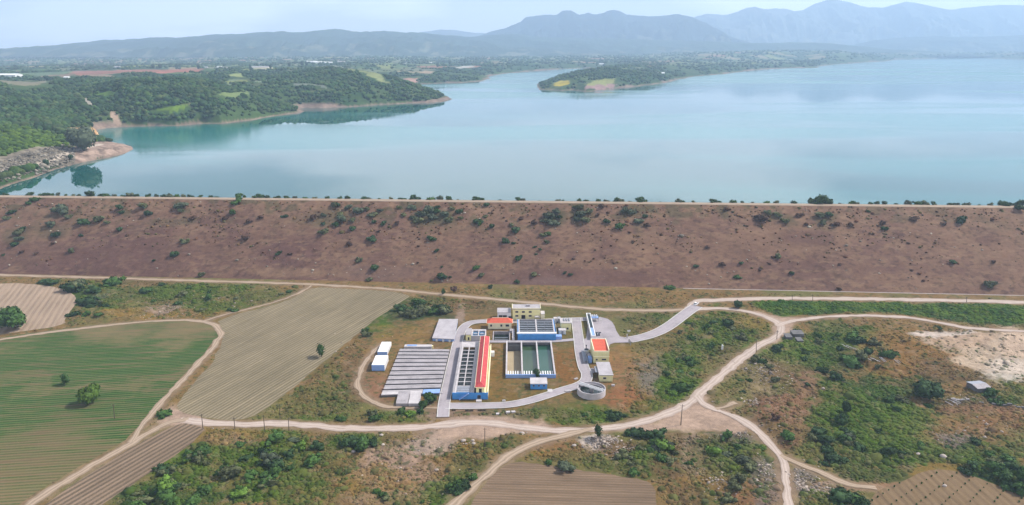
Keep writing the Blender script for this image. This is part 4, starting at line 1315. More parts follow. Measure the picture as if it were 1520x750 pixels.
scatter_shrubs(5, 615, 735, 60, 16, [O_, M_], 9, 18, 'scrub on the bare mound', 11)
for x, y, w, c in [(946,640,26,D_),(962,643,26,D_),(978,645,24,D_),(934,641,18,D_)]:
    put_shrub(x, y, w, c, where='dark hedge beside the lower track')
scatter_shrubs(10, 960, 672, 44, 26, [M_, O_, D_, M_, Y_], 11, 22, 'scrub above the tilled field', 12)
for x, y, w, c in [(838,690,25,Y_),(815,686,13,M_),(940,700,22,M_),(1022,687,15,M_),(985,660,30,B_),(984,680,28,M_)]:
    put_shrub(x, y, w, c, where='scrub above the tilled field')
for x, y, w, c in [(1078,643,22,M_),(1060,668,24,B_),(1131,663,15,B_),(1105,655,12,O_),(1115,690,26,O_),(1090,710,20,O_),(1082,735,22,O_)]:
    put_shrub(x, y, w, c, where='scrub inside the lower track fork')
scatter_shrubs(7, 1095, 690, 50, 36, [O_, O_, Y_, M_], 9, 18, 'scrub inside the lower track fork', 13)
for x, y, w, c in [(903,609,16,D_),(918,610,18,D_),(912,616,20,D_),(887,612,12,M_),(868,613,11,M_),(1012,574,26,M_),(1000,580,18,B_),(1056,511,15,M_),(1080,481,18,D_),(1022,478,11,M_)]:
    put_shrub(x, y, w, c, where='scrub left of the rising track')
scatter_shrubs(11, 1060, 490, 62, 18, [M_, O_, D_], 7, 15, 'scrub left of the rising track', 14)
scatter_shrubs(8, 1005, 550, 28, 38, [M_, O_, B_], 8, 16, 'scrub left of the rising track', 15)
for x, y, w, c in [(1265,497,30,M_),(1275,502,24,D_),(1183,492,15,M_),(1262,535,26,M_),(1222,548,16,D_),(1242,560,18,D_),(1112,562,12,M_),(1103,580,9,D_),(1395,488,8,D_),(1303,543,11,O_),(1315,528,24,M_),(1198,573,8,D_)]:
    put_shrub(x, y, w, c, where='upper scrub right of the track')
scatter_shrubs(15, 1230, 515, 80, 28, [M_, O_, M_, D_], 8, 17, 'upper scrub right of the track', 16)
scatter_shrubs(6, 1120, 550, 36, 26, [O_, N_, M_], 7, 14, 'upper scrub right of the track', 17)
for x, y, w, c in [(1170,650,22,M_),(1230,667,26,D_),(1222,655,22,D_),(1262,648,14,Y_),(1256,641,18,D_),(1150,626,13,N_),(1252,640,11,D_)]:
    put_shrub(x, y, w, c, where='meadow right of the lower track')
scatter_shrubs(12, 1230, 665, 40, 28, [M_, D_, O_, D_], 9, 18, 'meadow right of the lower track', 18)
scatter_shrubs(11, 1340, 665, 90, 32, [M_, O_, M_, D_], 8, 17, 'meadow right of the lower track', 19)
scatter_shrubs(8, 1310, 590, 80, 22, [M_, O_, M_], 7, 14, 'meadow right of the lower track', 20)
scatter_shrubs(12, 1490, 712, 60, 20, [M_, D_, M_], 12, 24, 'dark hedge at the orchard edge', 21)
scatter_shrubs(9, 1450, 680, 50, 26, [M_, D_, O_], 9, 18, 'dark hedge at the orchard edge', 22)
scatter_shrubs(9, 1490, 588, 45, 9, [M_, M_, B_], 8, 15, 'green strip beside the grey shed', 23)
scatter_shrubs(10, 1265, 745, 50, 14, [M_, D_, O_], 11, 22, 'bottom edge below the side track', 24)

# ---- labels for the shrubs
COLW = {'dark': "dark green", 'mid': "green", 'bright': "bright green", 'olive': "olive", 'brown': "reddish brown dry", 'grey': "pale grey green"}
ORD = ["leftmost", "second", "third", "fourth", "fifth", "sixth", "seventh", "eighth", "ninth", "tenth", "eleventh", "twelfth", "thirteenth", "fourteenth", "fifteenth", "sixteenth", "seventeenth", "eighteenth", "nineteenth", "twentieth"]
def label_plants():
    groups = {}
    for p in PLANTS:
        s = "small" if p['r'] < 1.9 else ("large" if p['r'] > 3.1 else "medium")
        if p['where'] == 'dam':
            z = p['o'].location.z
            band = "upper" if z > 26 else ("middle" if z > 13 else "lower")
            side = ["far left", "left", "centre", "right", "far right"][min(4, max(0, int(p['px']/304)))]
            where = f"on the {band} dam slope, {side}"
            grp = "shrubs scattered over the dam slope"
        elif p['where'] == 'crest':
            side = ["far left", "left", "centre", "right", "far right"][min(4, max(0, int(p['px']/304)))]
            where = f"on the dam crest by the water, {side}"
            grp = "shrubs along the dam crest"
        else:
            pre = {'t': "in the", 'b': "in the", 's': "in the", 'f': "in the", 'm': "in the", 'v': "on the", 'd': "in the", 'u': "in the", 'g': "in the"}.get(p['where'][0], "in the")
            where = f"{pre} {p['where']}"
            grp = "bushes on the valley floor"
        groups.setdefault((s, p['color'], where, grp), []).append(p)
    for (s, c, where, grp), L in groups.items():
        L.sort(key=lambda q: q['px'])
        n = len(L)
        for k, p in enumerate(L):
            kd = L[0]['kind']
            base = f"{s} {COLW[c]} {kd} {where}"
            if n > 1:
                if k == n-1: base += ", rightmost"
                elif k == 0: base += ", leftmost"
                elif k < len(ORD): base += f", {ORD[k]} from left"
            tag(p['o'], base, kd, grp)
label_plants()

# ---- distant woods, as masses
def blobs_mesh(name, P, Rr, colr, mat, seed, tmpl, squash=.8, label='', kind='stuff', jit=.22):
    V, F = tmpl
    n = len(P); r = np.random.default_rng(seed)
    s = 1+r.uniform(-jit, jit, (n, len(V), 1))
    Q = V[None]*s*Rr[:, None, None]
    Q[:, :, 2] *= squash
    Q = Q+P[:, None, :]
    FF = (F[None]+(np.arange(n)*len(V))[:, None, None]).reshape(-1, F.shape[1])
    cc = np.repeat(colr[:, None, :], len(V), 1)*(1+r.uniform(-.18, .18, (n, len(V), 1)))
    o = mesh_np(name, Q.reshape(-1, 3), FF, mat, cc.reshape(-1, 3), False)
    return tag(o, label, name.replace('_', ' '), kind=kind)
# ================================================================== THE TREATMENT PLANT
def hole(frame, x0, x1, y0, y1):
    pts = []
    for a, b in ((x0, y0), (x1, y0), (x1, y1), (x0, y1)):
        pts.append((frame.o[0]+a*frame.c-b*frame.s, frame.o[1]+a*frame.s+b*frame.c))
    HOLES.append(pts)

def win(root, x, y, z, w, h, frame_mat=None, glass=DARK, name="window", depth=.12, facing='front'):
    f = MB()
    if facing == 'front':
        t = .09
        f.box(x-w/2-t, x+w/2+t, y-depth, y-.004, z-h/2-t, z-h/2).box(x-w/2-t, x+w/2+t, y-depth, y-.004, z+h/2, z+h/2+t)
        f.box(x-w/2-t, x-w/2, y-depth, y-.004, z-h/2, z+h/2).box(x+w/2, x+w/2+t, y-depth, y-.004, z-h/2, z+h/2)
        fr = f.build(name, frame_mat or CONC_L, root)
        box("pane" if name == "window" else "door_leaf", glass, fr, x-w/2, x+w/2, y-.05, y-.006, z-h/2, z+h/2)
    return fr

def hip_roof(root, x0, x1, y0, y1, z0, rise, axis='x', ov=.5, mat=TILE, inset=None):
    x0 -= ov; x1 += ov; y0 -= ov; y1 += ov
    m = MB()
    if axis == 'x':
        k = (y1-y0)/2 if inset is None else inset; ym = (y0+y1)/2
        rid = [(x0+k, ym, z0+rise), (x1-k, ym, z0+rise)]
        m.add([(x0,y0,z0),(x1,y0,z0),(x1,y1,z0),(x0,y1,z0)]+rid, [(0,1,5,4),(1,2,5),(2,3,4,5),(3,0,4),(3,2,1,0)])
    else:
        k = (x1-x0)/2 if inset is None else inset; xm = (x0+x1)/2
        rid = [(xm, y0+k, z0+rise), (xm, y1-k, z0+rise)]
        m.add([(x0,y0,z0),(x1,y0,z0),(x1,y1,z0),(x0,y1,z0)]+rid, [(0,1,4),(1,2,5,4),(2,3,5),(3,0,4,5),(3,2,1,0)])
    r = m.build("roof", mat, root)
    q = MB()
    for a, b in ((0, 1), (1, 2), (2, 3), (3, 0)):
        P = [(x0,y0,z0),(x1,y0,z0),(x1,y1,z0),(x0,y1,z0)]
        q.bar(P[a], P[b], .09, 5)
    q.bar(rid[0], rid[1], .12, 5)
    q.build("roof_trim", CREAM, r)
    return r

# ---- 1 filter tank with the long red-roofed gallery
F = Frame((671.5,593), (724.5,591.5))
H = ZH(671.5, 593, 583.5); Dp = F.depth(684, 508, H)
W1 = F.w*35/53; W2 = F.w
t = F.thing("filter_tank", "long grey filter tank with two columns of dark cells behind a blue front wall", "tank")
m = MB()
m.box(0, W2, 0, .4, 0, H)                       # blue front
m.build("front_wall", BLUE, t)
box("side_wall", CONC, t, 0, .45, .402, Dp, 0, H)
xa, xb, xm = 1.7, W1-2.7, None
xm = (xa+xb)/2
# walkway deck left of the cells, between, and right
m = MB(); m.box(.452, .7, .402, Dp, H-.4, H)
m.box(xa-.9, xa, .402, Dp-6, H-.4, H); m.box(xm-.22, xm+.22, 7, Dp-6, H-.35, H); m.box(xb, xb+.5, .402, Dp-6, H-.4, H)
m.box(xa-.9, xb+.5, Dp-6, Dp, H-.4, H)
nrow = 10
ys = np.linspace(7.0, Dp-6, nrow+1)
for k in range(nrow+1): m.box(xa, xm-.22, ys[k]-.25, ys[k]+.25, H-.36, H-.002); m.box(xm+.22, xb, ys[k]-.25, ys[k]+.25, H-.36, H-.002)
m.build("cell_walls", CONC_L, t)
m = MB()
for k, (a, b) in enumerate(((.9, 2.6), (3.0, 4.6), (5.0, 6.6))): m.box(xa+.1, xb-.1, a, b, H-.3, H-.05)
m.build("cover_slabs", METAL, t)
for k in range(nrow):
    for (p, q) in ((xa, xm-.22), (xm+.22, xb)):
        w_ = box("filter_cell", POOLD, t, p+.02, q-.02, ys[k]+.27, ys[k+1]-.27, H-1.9, H-1.5)
        MB().box(p+.4, q-.4, (ys[k]+ys[k+1])/2-.12, (ys[k]+ys[k+1])/2+.12, H-1.49, H-1.1).build("launder", METAL, w_)
box("channel_floor", CONC_D, t, .71, xa-.91, .402, Dp-6, .1, H-1.6)
box("tank_floor", CONC_D, t, xa-.9, xb+.5, .402, Dp-6, .1, H-2.2)
box("walkway", CONC_L, t, xb+.52, W1-.8, .402, Dp, H-.3, H+.05)
box("service_gap", CONC_D, t, W1-.78, W1+.1, .402, Dp, 0.1, H-1.2)
m = MB()
for x_ in (xa-.9, xb+.5):
    m.bar((x_, .5, H+1.0), (x_, Dp-6, H+1.0), .05, 4)
    for y_ in np.arange(.5, Dp-6, 3): m.bar((x_, y_, H), (x_, y_, H+1.0), .04, 4)
m.build("railing", METAL, t)
# outside stair along the blue front
m = MB()
ns = 12
for k in range(ns):
    x_ = 3.0+k*.36
    m.box(x_, x_+.36, -.9, -.02, H*k/ns, H*(k+1)/ns)
m.bar((3.0, -.9, 1.0), (3.0+ns*.36, -.9, H+1.0), .06, 5)
m.build("staircase", BLUE_L, t)
box("entrance_ramp", CONC_L, t, W1+.2, W1+2.6, -2.6, -.02, 0, .35)
win(t, W1+1.4, -.0, 1.1, 1.5, 1.9, BLUE_L, DARK, "door")
# gallery
GX0, GX1 = W1+.15, W2-1.5
H2 = H+2.7
t = thing("gallery_building", "long narrow building with a red roof and yellow gable beside the filter tank", "building", F.o, F.rz)
m = MB(); m.box(GX0, GX1, .5, Dp+.5, .05, H2)
m.build("wall", YEL, t)
for k in range(14):
    box("window", DARK, t, GX0-.06, GX0-.003, 5+k*(Dp-8)/14, 6.6+k*(Dp-8)/14, H+1.0, H+2.1)
win(t, (GX0+GX1)/2, .5, H+.95, 1.3, 1.9, CREAM, DARK, "door")
hip_roof(t, GX0, GX1, .5, Dp+.5, H2+.01, 1.5, 'y', .55, TILE, 2.6)
box("parapet_walk", CREAM, t, GX1+.02, W2-.02, .5, Dp-4, .05, H-.3)
m = MB()
m.box(W2-.3, W2-.02, .5, Dp-4, H-.29, H+.5)
m.build("parapet", CREAM, t)
box("side_porch", WHITE, t, W2+.02, W2+1.7, Dp*.80, Dp*.80+2.2, .0, 2.4)

# ---- 2 three open basins
F = Frame((750.5,561.5), (825,560.5))
H = ZH(750.5, 561.5, 556.3); Dp = F.depth(787, 505.5, H)
t = F.thing("settling_basins", "three long open concrete basins side by side, one drained and two full", "basin")
x = [0, F.w/3, 2*F.w/3, F.w]
zb = -2.6
hole(F, .3, F.w-.3, .3, Dp-.3)
m = MB(); m.box(0, F.w, 0, .5, 0.02, H); m.build("front_wall", BLUE_L, t)
for k in range(4):
    a = max(0, x[k]-.35) if k < 3 else F.w-.7
    box("dividing_wall" if k in (1, 2) else "side_wall", CONC_L, t, a, a+.7, .502, Dp-.502, zb, H+.004)
box("back_wall", CONC, t, 0, F.w, Dp-.5, Dp, zb, H)
m = MB(); m.box(0, F.w, Dp-2.4, Dp-.502, H-.25, H-.02)
m.build("back_walkway", CONC, t)
for k in range(3):
    a = x[k]+(.7 if k == 0 else .35)+.002; b = x[k+1]-(.7 if k == 2 else .35)-.002
    if k == 0:
        box("basin_floor", mat_painted("dry_silt", (.34,.27,.17), .2, .3), t, a, b, .52, Dp-.52, zb, zb+.3)
        box("inlet_baffle", CONC_D, t, a, b, Dp-4.2, Dp-3.9, zb+.3, H-.9)
    else:
        w_ = box("basin_water", POOLG if k == 1 else POOLT, t, a, b, .52, Dp-.52, zb, -.5 if k == 1 else -.35)
    n = 6
    for j in range(n):
        xx = a+(b-a)*(j+.5)/n
        box("weir_trough", WHITE, t, xx-.26, xx+.26, .51, 7.0, -.15, .45)
    box("collection_channel", CONC_D, t, a, b, .505, 1.6, .36, .9)
for k in (1.0, 4.5):
    pass

# ---- 3 blue kiosk in front of the basins
F = Frame((787,578), (812.5,578))
H = ZH(787, 578, 569.5); Dp = F.depth(800, 561, H)
t = F.thing("pump_kiosk", "small blue building with a pale flat roof in front of the three basins", "building")
box("wall", BLUE, t, .15, F.w-.15, 0, Dp, 0, H-.3)
box("roof", CONC_L, t, 0, F.w, -.2, Dp+.2, H-.29, H+.05)
for k in range(3): win(t, F.w*(.2+.3*k), 0, H*.62, .9, .7, BLUE_L)
box("step", CONC_L, t, F.w+.02, F.w+2.2, -3.2, -.2, 0, .3)

# ---- 4 blue settling tank with rows of cells
F = Frame((768.5,506), (825,505))
H = ZH(768.5, 506, 496.5); Dp = F.depth(797, 474, H)
t = F.thing("clarifier_tank", "raised blue tank with rows of grey cells and a white front beam", "tank")
box("front_wall", BLUE, t, 0, F.w, 0, .4, 0, H)
box("side_wall", BLUE, t, 0, .4, .402, Dp, 0, H-.01)
box("side_wall", BLUE, t, F.w-.4, F.w, .402, Dp, 0, H-.01)
box("back_wall", CONC, t, .402, F.w-.402, Dp-.4, Dp, 0, H-.01)
box("tank_floor", CONC_D, t, .402, F.w-.402, .402, Dp-.402, .1, H-2.4)
box("front_beam", WHITE, t, -.5, F.w+.5, .45, 1.9, H+.02, H+.45)
m = MB()
for x_ in (.42, F.w*.5-.35, F.w-1.1): m.box(x_, x_+.7, 1.92, Dp-.42, H-.2, H+.06)
m.build("walkway", CONC_L, t)
m = MB()
nr = 7; yr = np.linspace(3.0, Dp-.8, nr+1)
for k in range(nr): m.box(.45, F.w-.45, yr[k], yr[k]+.75, H-.32, H-.02)
m.build("cell_walls", METAL, t)
for k in range(nr):
    for j in range(4):
        a = .6+j*(F.w-1.2)/4
        c = box("settling_cell", POOLD, t, a+.35, a+(F.w-1.2)/4-.35, yr[k]+.78, yr[k+1]-.04, H-1.4, H-1.0)
m = MB()
for x_ in (-.3, F.w+.3):
    m.bar((x_, .6, H+1.4), (x_, Dp, H+1.4), .05, 4)
for x_ in np.linspace(-.3, F.w+.3, 9): m.bar((x_, .5, H+.4), (x_, .5, H+1.4), .05, 4)
m.bar((-.3, .5, H+1.4), (F.w+.3, .5, H+1.4), .05, 4)
m.build("railing", WHITE, t)
box("stair_block", BLUE_L, t, F.w+.02, F.w+3.2, 1.0, 4.0, 0, H*.55)

# ---- 5 double pool with yellow end
F = Frame((691.5,507), (721,506))
t = F.thing("mixing_tank", "small white framed tank with two blue pools and a yellow end block", "tank")
H = 3.2; Dp = F.depth(706, 489, H)
w0 = F.w*.26
box("end_block", YEL, t, 0, w0, 0, Dp, 0, H+.4); box("end_roof", CONC, t, -.1, w0+.1, -.1, Dp+.1, H+.41, H+.7)
win(t, w0*.55, 0, H*.5, .8, 1.7, CREAM, DARK, "door")
m = MB(); m.box(w0+.12, F.w, 0, .5, 0, H).box(w0+.12, F.w, Dp-1.8, Dp, 0, H).box(w0+.12, w0+.9, .5, Dp-1.8, 0, H).box(F.w-.5, F.w, .5, Dp-1.8, 0, H)
xm = (w0+F.w)/2; m.box(xm-.25, xm+.25, .5, Dp-1.8, 0, H)
m.build("tank_wall", CONC_L, t)
box("pool_water", POOLB, t, w0+.9, xm-.25, .5, Dp-1.8, 0, H-.7); box("pool_water", POOLB, t, xm+.25, F.w-.5, .5, Dp-1.8, 0, H-.7)
for x_ in ((w0+.9+xm-.25)/2, (xm+.25+F.w-.5)/2):
    m = MB(); m.cyl(x_, Dp*.45, H-.69, H-.3, 1.1, 14); m.build("mixer", METAL, t)
m = MB(); m.box(.2, F.w+1, -.5, -.3, .0, .3); m.build("kerb", CONC_L, t)

# ---- 6 sunken tank
F = Frame((731,507), (757,507))
Dp = F.depth(744, 492.5, 0)
hole(F, .4, F.w-.4, .4, Dp-.4)
t = F.thing("sunken_tank", "dark sunken rectangular tank between the red roofs and the blue tank", "tank")
m = MB(); m.box(0, F.w, 0, .5, -2.5, .35).box(0, F.w, Dp-.5, Dp, -2.5, .35).box(0, .5, .5, Dp-.5, -2.5, .35).box(F.w-.5, F.w, .5, Dp-.5, -2.5, .35)
m.build("tank_wall", CONC, t)
box("tank_water", POOLD, t, .5, F.w-.5, .5, Dp-.5, -2.5, -1.5)
m = MB()
for k in range(3): m.bar((1, 2+k*2.6, -.9), (F.w-1, 2.2+k*2.6, -.9), .22, 8)
m.build("pipes", METAL, t)
t2 = thing("pipe_duct", "white pipe duct running up beside the sunken tank", "pipe", F.o, F.rz)
box("duct_cover", CONC_L, t2, F.w+1.2, F.w+2.4, 0, Dp+2, 0, .9); box("valve_chamber", CONC, t2, F.w-.2, F.w+1.1, Dp-2, Dp+1.5, .0, 1.3)

# ---- 7 cottage with red hipped roof
F = Frame((724.5,488.5), (759,487))
H = ZH(725, 488.5, 479.2); Dp = F.depth(742, 474.5, H)
t = F.thing("store_building", "low cream building with a red hipped roof near the office", "building")
box("wall", CREAM, t, 0, F.w, 0, Dp, 0, H)
hip_roof(t, 0, F.w, 0, Dp, H+.01, 2.1, 'x', .8, TILE_O, 3.0)
for fx, ww in ((.13, .9), (.57, .9), (.83, 1.8)): win(t, F.w*fx, 0, H*.55, ww, 1.1)

# ---- 8 office block and annex
F = Frame((761,475.5), (801.5,474.5))
H = ZH(761, 475.5, 459.2); Dp = F.depth(781, 453, H)
t = F.thing("office_building", "two storey pale yellow office block with a flat grey roof", "building")
box("wall", YEL, t, 0, F.w, 0, Dp, 0, H)
box("roof", SLAB, t, -.35, F.w+.35, -.35, Dp+.35, H+.005, H+.35)
m = MB(); m.box(-.35, F.w+.35, -.35, -.1, H+.352, H+.75).box(-.35, -.1, -.098, Dp+.35, H+.352, H+.75).box(F.w+.1, F.w+.35, -.098, Dp+.35, H+.352, H+.75)
m.build("parapet", CREAM, t)
for fx in (.15, .39, .64): win(t, F.w*fx, 0, H*.76, 1.5, .9)
for fx in (.15, .64): win(t, F.w*fx, 0, H*.40, 1.5, .9)
win(t, F.w*.39, 0, H*.30, 2.2, 2.4, CREAM, DARK, "door")
box("roof_hatch", CONC, t, F.w*.5, F.w*.5+2, Dp*.5, Dp*.5+2, H+.352, H+1.2)
m = MB(); m.box(F.w*.80, F.w*.99, -2.4, -.02, 2.6, 2.8)
m.bar((F.w*.81, -2.3, 0), (F.w*.81, -2.3, 2.6), .12).bar((F.w*.98, -2.3, 0), (F.w*.98, -2.3, 2.6), .12)
m.build("porch_canopy", CONC_L, t)
t = F.thing("stair_block", "narrow cream stair block at the right end of the office", "building")
box("wall", CREAM, t, F.w+.36, F.w+2.5, -1.5, 3.5, 0, H*.62); box("roof", CONC_L, t, F.w+.36, F.w+2.6, -1.6, 3.6, H*.62+.01, H*.62+.25)
F = Frame((738.5,475.5), (759.5,475))
H = ZH(738.5, 475.5, 464.5); Dp = F.depth(749, 458, H)
t = F.thing("annex_building", "white single storey annex with dark doors left of the office", "building")
box("wall", WHITE, t, 0, F.w-.4, 0, Dp, 0, H); box("roof", SLAB, t, -.2, F.w-.42, -.2, Dp+.2, H+.005, H+.3)
for fx, ww in ((.22, 2.0), (.52, 2.2)): win(t, F.w*fx, 0, H*.40, ww, 2.5, CONC_L, DARK, "door")
win(t, F.w*.86, 0, H*.36, 1.3, 1.8, CONC_L, DARK, "door")

# ---- 9 control house, white cubicle, meter boxes right of the blue tank
F = Frame((832.5,492), (847.5,491.5))
H = ZH(833, 492, 480); Dp = F.depth(840, 473.5, H)
t = F.thing("control_house", "olive yellow house with a flat grey roof right of the blue tank", "building")
box("wall", OLIVE, t, 0, F.w, 0, Dp, 0, H); box("roof", CONC_L, t, -.3, F.w+.3, -.3, Dp+.3, H+.005, H+.35)
m = MB()
for k in range(3): m.box(F.w*(.3+.25*k), F.w*(.3+.25*k)+.5, Dp*.3, Dp*.9, H+.352, H+.9)
m.build("roof_ducts", METAL, t)
win(t, F.w*.66, 0, H*.35, .9, 1.0)
F = Frame((829.5,496.5), (840,496.5))
t = F.thing("meter_cubicle", "white cube shaped cubicle in front of the olive yellow house", "cubicle")
box("body", WHITE, t, 0, F.w, 0, 3.2, 0, 2.1); box("lid", CONC_L, t, -.1, F.w+.1, -.1, 3.3, 2.105, 2.3); win(t, F.w*.5, 0, 1.05, .9, 1.6, CONC_L, METAL, "door")
F = Frame((822,479), (827,479))
t = F.thing("valve_house", "small white hut behind the right corner of the blue tank", "hut")
box("wall", WHITE, t, 0, F.w, 0, 2.4, 0, 2.2); box("roof", CONC_L, t, -.1, F.w+.1, -.1, 2.5, 2.205, 2.4)
F = Frame((828,480), (832,480))
t = F.thing("transformer_box", "grey electrical box beside the white hut at the blue tank", "electrical box")
box("body", METAL, t, 0, F.w, 0, 3.0, 0, 2.6); box("lid", TIN, t, -.08, F.w+.08, -.08, 3.1, 2.605, 2.75)

# ---- 10 inlet works
F = Frame((882,505), (892,504))
Dp = F.depth(876, 471, 0)
t = thing("inlet_channel", "narrow raised channel with two white walls and dark water beside the drive", "channel", F.o, R(-1.0))
m = MB(); m.box(-1.6, -1.2, 0, Dp, 0, 2.6).box(.4, .8, 0, Dp, 0, 2.6).box(-1.2, .4, 0, .4, 0, 2.6).box(-1.2, .4, Dp-.4, Dp, 0, 2.6)
m.build("channel_wall", WHITE, t)
box("channel_water", POOLD, t, -1.2, .4, Dp*.35, Dp-.4, .02, 1.9); box("covered_end", BLUE_L, t, -1.2, .4, .4, Dp*.35-.02, .02, 2.3)
F2 = Frame((876,478), (889,478))
t = F2.thing("screening_machine", "blue grey screening machine on a steel frame at the head of the yard", "machine")
m = MB()
for x_ in (0.6, F2.w-.3):
    for y_ in (0.2, 3.4): m.bar((x_, y_, 0), (x_, y_, 3.0), .12, 5)
m.box(.4, F2.w, 0, 3.6, 1.9, 2.05)
m.build("steel_frame", METAL, t)
box("platform_cover", BLUE_L, t, .6, F2.w-.4, .3, 3.3, 2.06, 2.5)
for k in range(3): MB().cyl(1.2+k*1.2, 1.8, 2.51, 3.6, .4, 10).build("motor", WHITE, t)
F2 = Frame((880,500), (893,500))
t = F2.thing("pipe_manifold", "row of dark pipes and valves on the grey yard beside the channel", "pipes")
for k in range(4):
    m = MB(); x_ = 1.1+k*.85
    m.bar((x_, 0.3, .6), (x_-.4, 7.5-k, .6), .22, 8); m.cyl(x_, .6, .6, 1.9, .14, 8); m.cyl(x_, .6, 1.9, 2.0, .4, 10)
    m.build("pipe", DARK if k % 2 else METAL, t)
m = MB(); m.bar((.6, 4.4, .7), (4.9, 4.4, .7), .25, 8); m.build("header_pipe", DARK, t)

# ---- 11 tall building with a red roof, right
F = Frame((880.5,539), (903.5,538))
H = ZH(880.5, 539, 519.5); Dp = F.depth(890, 503, H)
t = F.thing("chemical_building", "tall yellow building with a red sloping roof on the right of the plant", "building")
box("wall", OLIVE, t, 0, F.w, 0, Dp, 0, H-1.2)
m = MB(); m.add([(.35,.3,H-1.1),(F.w-.35,.3,H-1.1),(F.w-.35,Dp-.3,H-.1),(.35,Dp-.3,H-.1),(.35,.3,H-1.3),(F.w-.35,.3,H-1.3),(F.w-.35,Dp-.3,H-1.25),(.35,Dp-.3,H-1.25)],
       [(0,1,2,3),(7,6,5,4),(4,5,1,0),(5,6,2,1),(6,7,3,2),(7,4,0,3)])
m.build("roof", TILE_O, t)
m = MB(); m.box(0, .33, 0, Dp, H-1.195, H+.15).box(F.w-.33, F.w, 0, Dp, H-1.195, H+.15).box(.33, F.w-.33, Dp-.28, Dp, H-1.195, H+.1).box(.33, F.w-.33, 0, .28, H-1.195, H-.6)
m.build("parapet", CREAM, t)
box("cornice", CREAM, t, -.12, F.w+.12, -.2, -.004, H*.47, H*.47+.3)
win(t, F.w*.22, 0, H*.27, .8, .7); win(t, F.w*.68, 0, H*.27, 2.0, .7)
F2 = Frame((866,526), (878,525))
t = F2.thing("dosing_tank", "white round tank with a dark top left of the tall red roofed building", "tank")
MB().cyl(F2.w*.4, 1.6, 0, 1.9, 1.5, 22).build("tank_shell", WHITE, t); MB().cyl(F2.w*.4, 1.6, 1.905, 2.1, 1.1, 18).build("hatch", DARK, t)
m = MB(); m.cyl(F2.w*.4, 2.6, 2.105, 3.6, .16, 8); m.cyl(F2.w*.4, 2.6, 3.6, 3.9, .4, 8); m.build("mixer", DARK, t)
F2 = Frame((866.5,540.5), (879.5,539.5))
Dd = F2.depth(873, 524, 0)
t = F2.thing("loading_ramp", "grey ramp and machinery yard left of the tall red roofed building", "ramp")
m = MB(); m.box(0, .35, 0, Dd, 0, 1.5).box(1.7, 2.05, 0, Dd, 0, 1.5)
m.add([(.352,0,.0),(1.698,0,0),(1.698,Dd,1.2),(.352,Dd,1.2),(.352,0,-.1),(1.698,0,-.1),(1.698,Dd,-.1),(.352,Dd,-.1)], [(0,1,2,3),(7,6,5,4),(4,5,1,0),(5,6,2,1),(6,7,3,2),(7,4,0,3)])
m.build("ramp_wall", METAL, t)
for k in range(2): box("silo_box", CONC if k else BLUE_L, t, 2.4, F2.w-.3, 1+k*4.2, 4.2+k*4.2, 0, 2.6-k*.5)

# ---- 12 flat grey building below it
F = Frame((890,566.5), (909.5,567))
H = ZH(890, 566.5, 557.5); Dp = F.depth(897, 538.5, H)
t = F.thing("sludge_building", "low building with a big flat grey roof and yellow front above the round tank", "building")
box("wall", OLIVE, t, 0, F.w, 0, Dp, 0, H); box("roof", SLAB, t, -.25, F.w+.25, -.25, Dp+.25, H+.005, H+.3)
m = MB(); m.box(-.25, F.w+.25, -.28, -.05, H+.302, H+.6); m.build("parapet", WHITE, t)
win(t, F.w*.38, 0, H*.55, 1.3, .8)
box("door", DARK, t, -.08, -.003, Dp*.35, Dp*.75, 0, 2.4)
box("door_canopy", METAL, t, -1.4, -.01, Dp*.32, Dp*.78, 2.41, 2.6)

# ---- 13 round clarifier
cx, cyy = 880, 583.0
a = G(859, 585); b = G(901, 585)
rr = (b[0]-a[0])/2*1.0
base = G(880, 594); cyw = base[1]+rr
Hc = ZH(880, 594, 585.3)
t = thing("round_clarifier", "round white walled settling tank crossed by a diagonal white bridge", "tank", (base[0], cyw, 0), 0)
MB().ring(0, 0, 0, Hc, rr-.35, rr, 64).build("tank_wall", CONC_L, t)
MB().ring(0, 0, Hc-.9, Hc-.75, rr-1.3, rr-.352, 64).build("launder", CONC, t)
MB().cyl(0, 0, .05, Hc-1.9, rr-.36, 64).build("tank_water", POOLD, t)
MB().cyl(0, 0, Hc-1.89, Hc-.1, .9, 20).build("centre_column", CONC, t)
d = np.array([.80, -.60]); nrm = np.array([.60, .80])
m = MB()
for s_ in (-.65, .65):
    p = -d*rr*1.02+nrm*s_; q = d*rr*.98+nrm*s_
    pp = p; qq = q
    m.slab([tuple(pp-nrm*.12), tuple(qq-nrm*.12), tuple(qq+nrm*.12), tuple(pp+nrm*.12)], Hc+.01, Hc+.75)
m.build("bridge_beams", WHITE, t)
m = MB(); p, q = -d*rr*1.02, d*rr*.98
m.slab([tuple(p-nrm*.5), tuple(q-nrm*.5), tuple(q+nrm*.5), tuple(p+nrm*.5)], Hc+.012, Hc+.2); m.build("bridge_deck", METAL, t)
m = MB()
for k in range(40):
    a_ = 2*pi*k/40
    if k % 2 == 0: m.bar((cos(a_)*(rr-.17), sin(a_)*(rr-.17), Hc), (cos(a_)*(rr-.17), sin(a_)*(rr-.17), Hc+1.0), .03, 4)
m.build("railing", METAL, t)

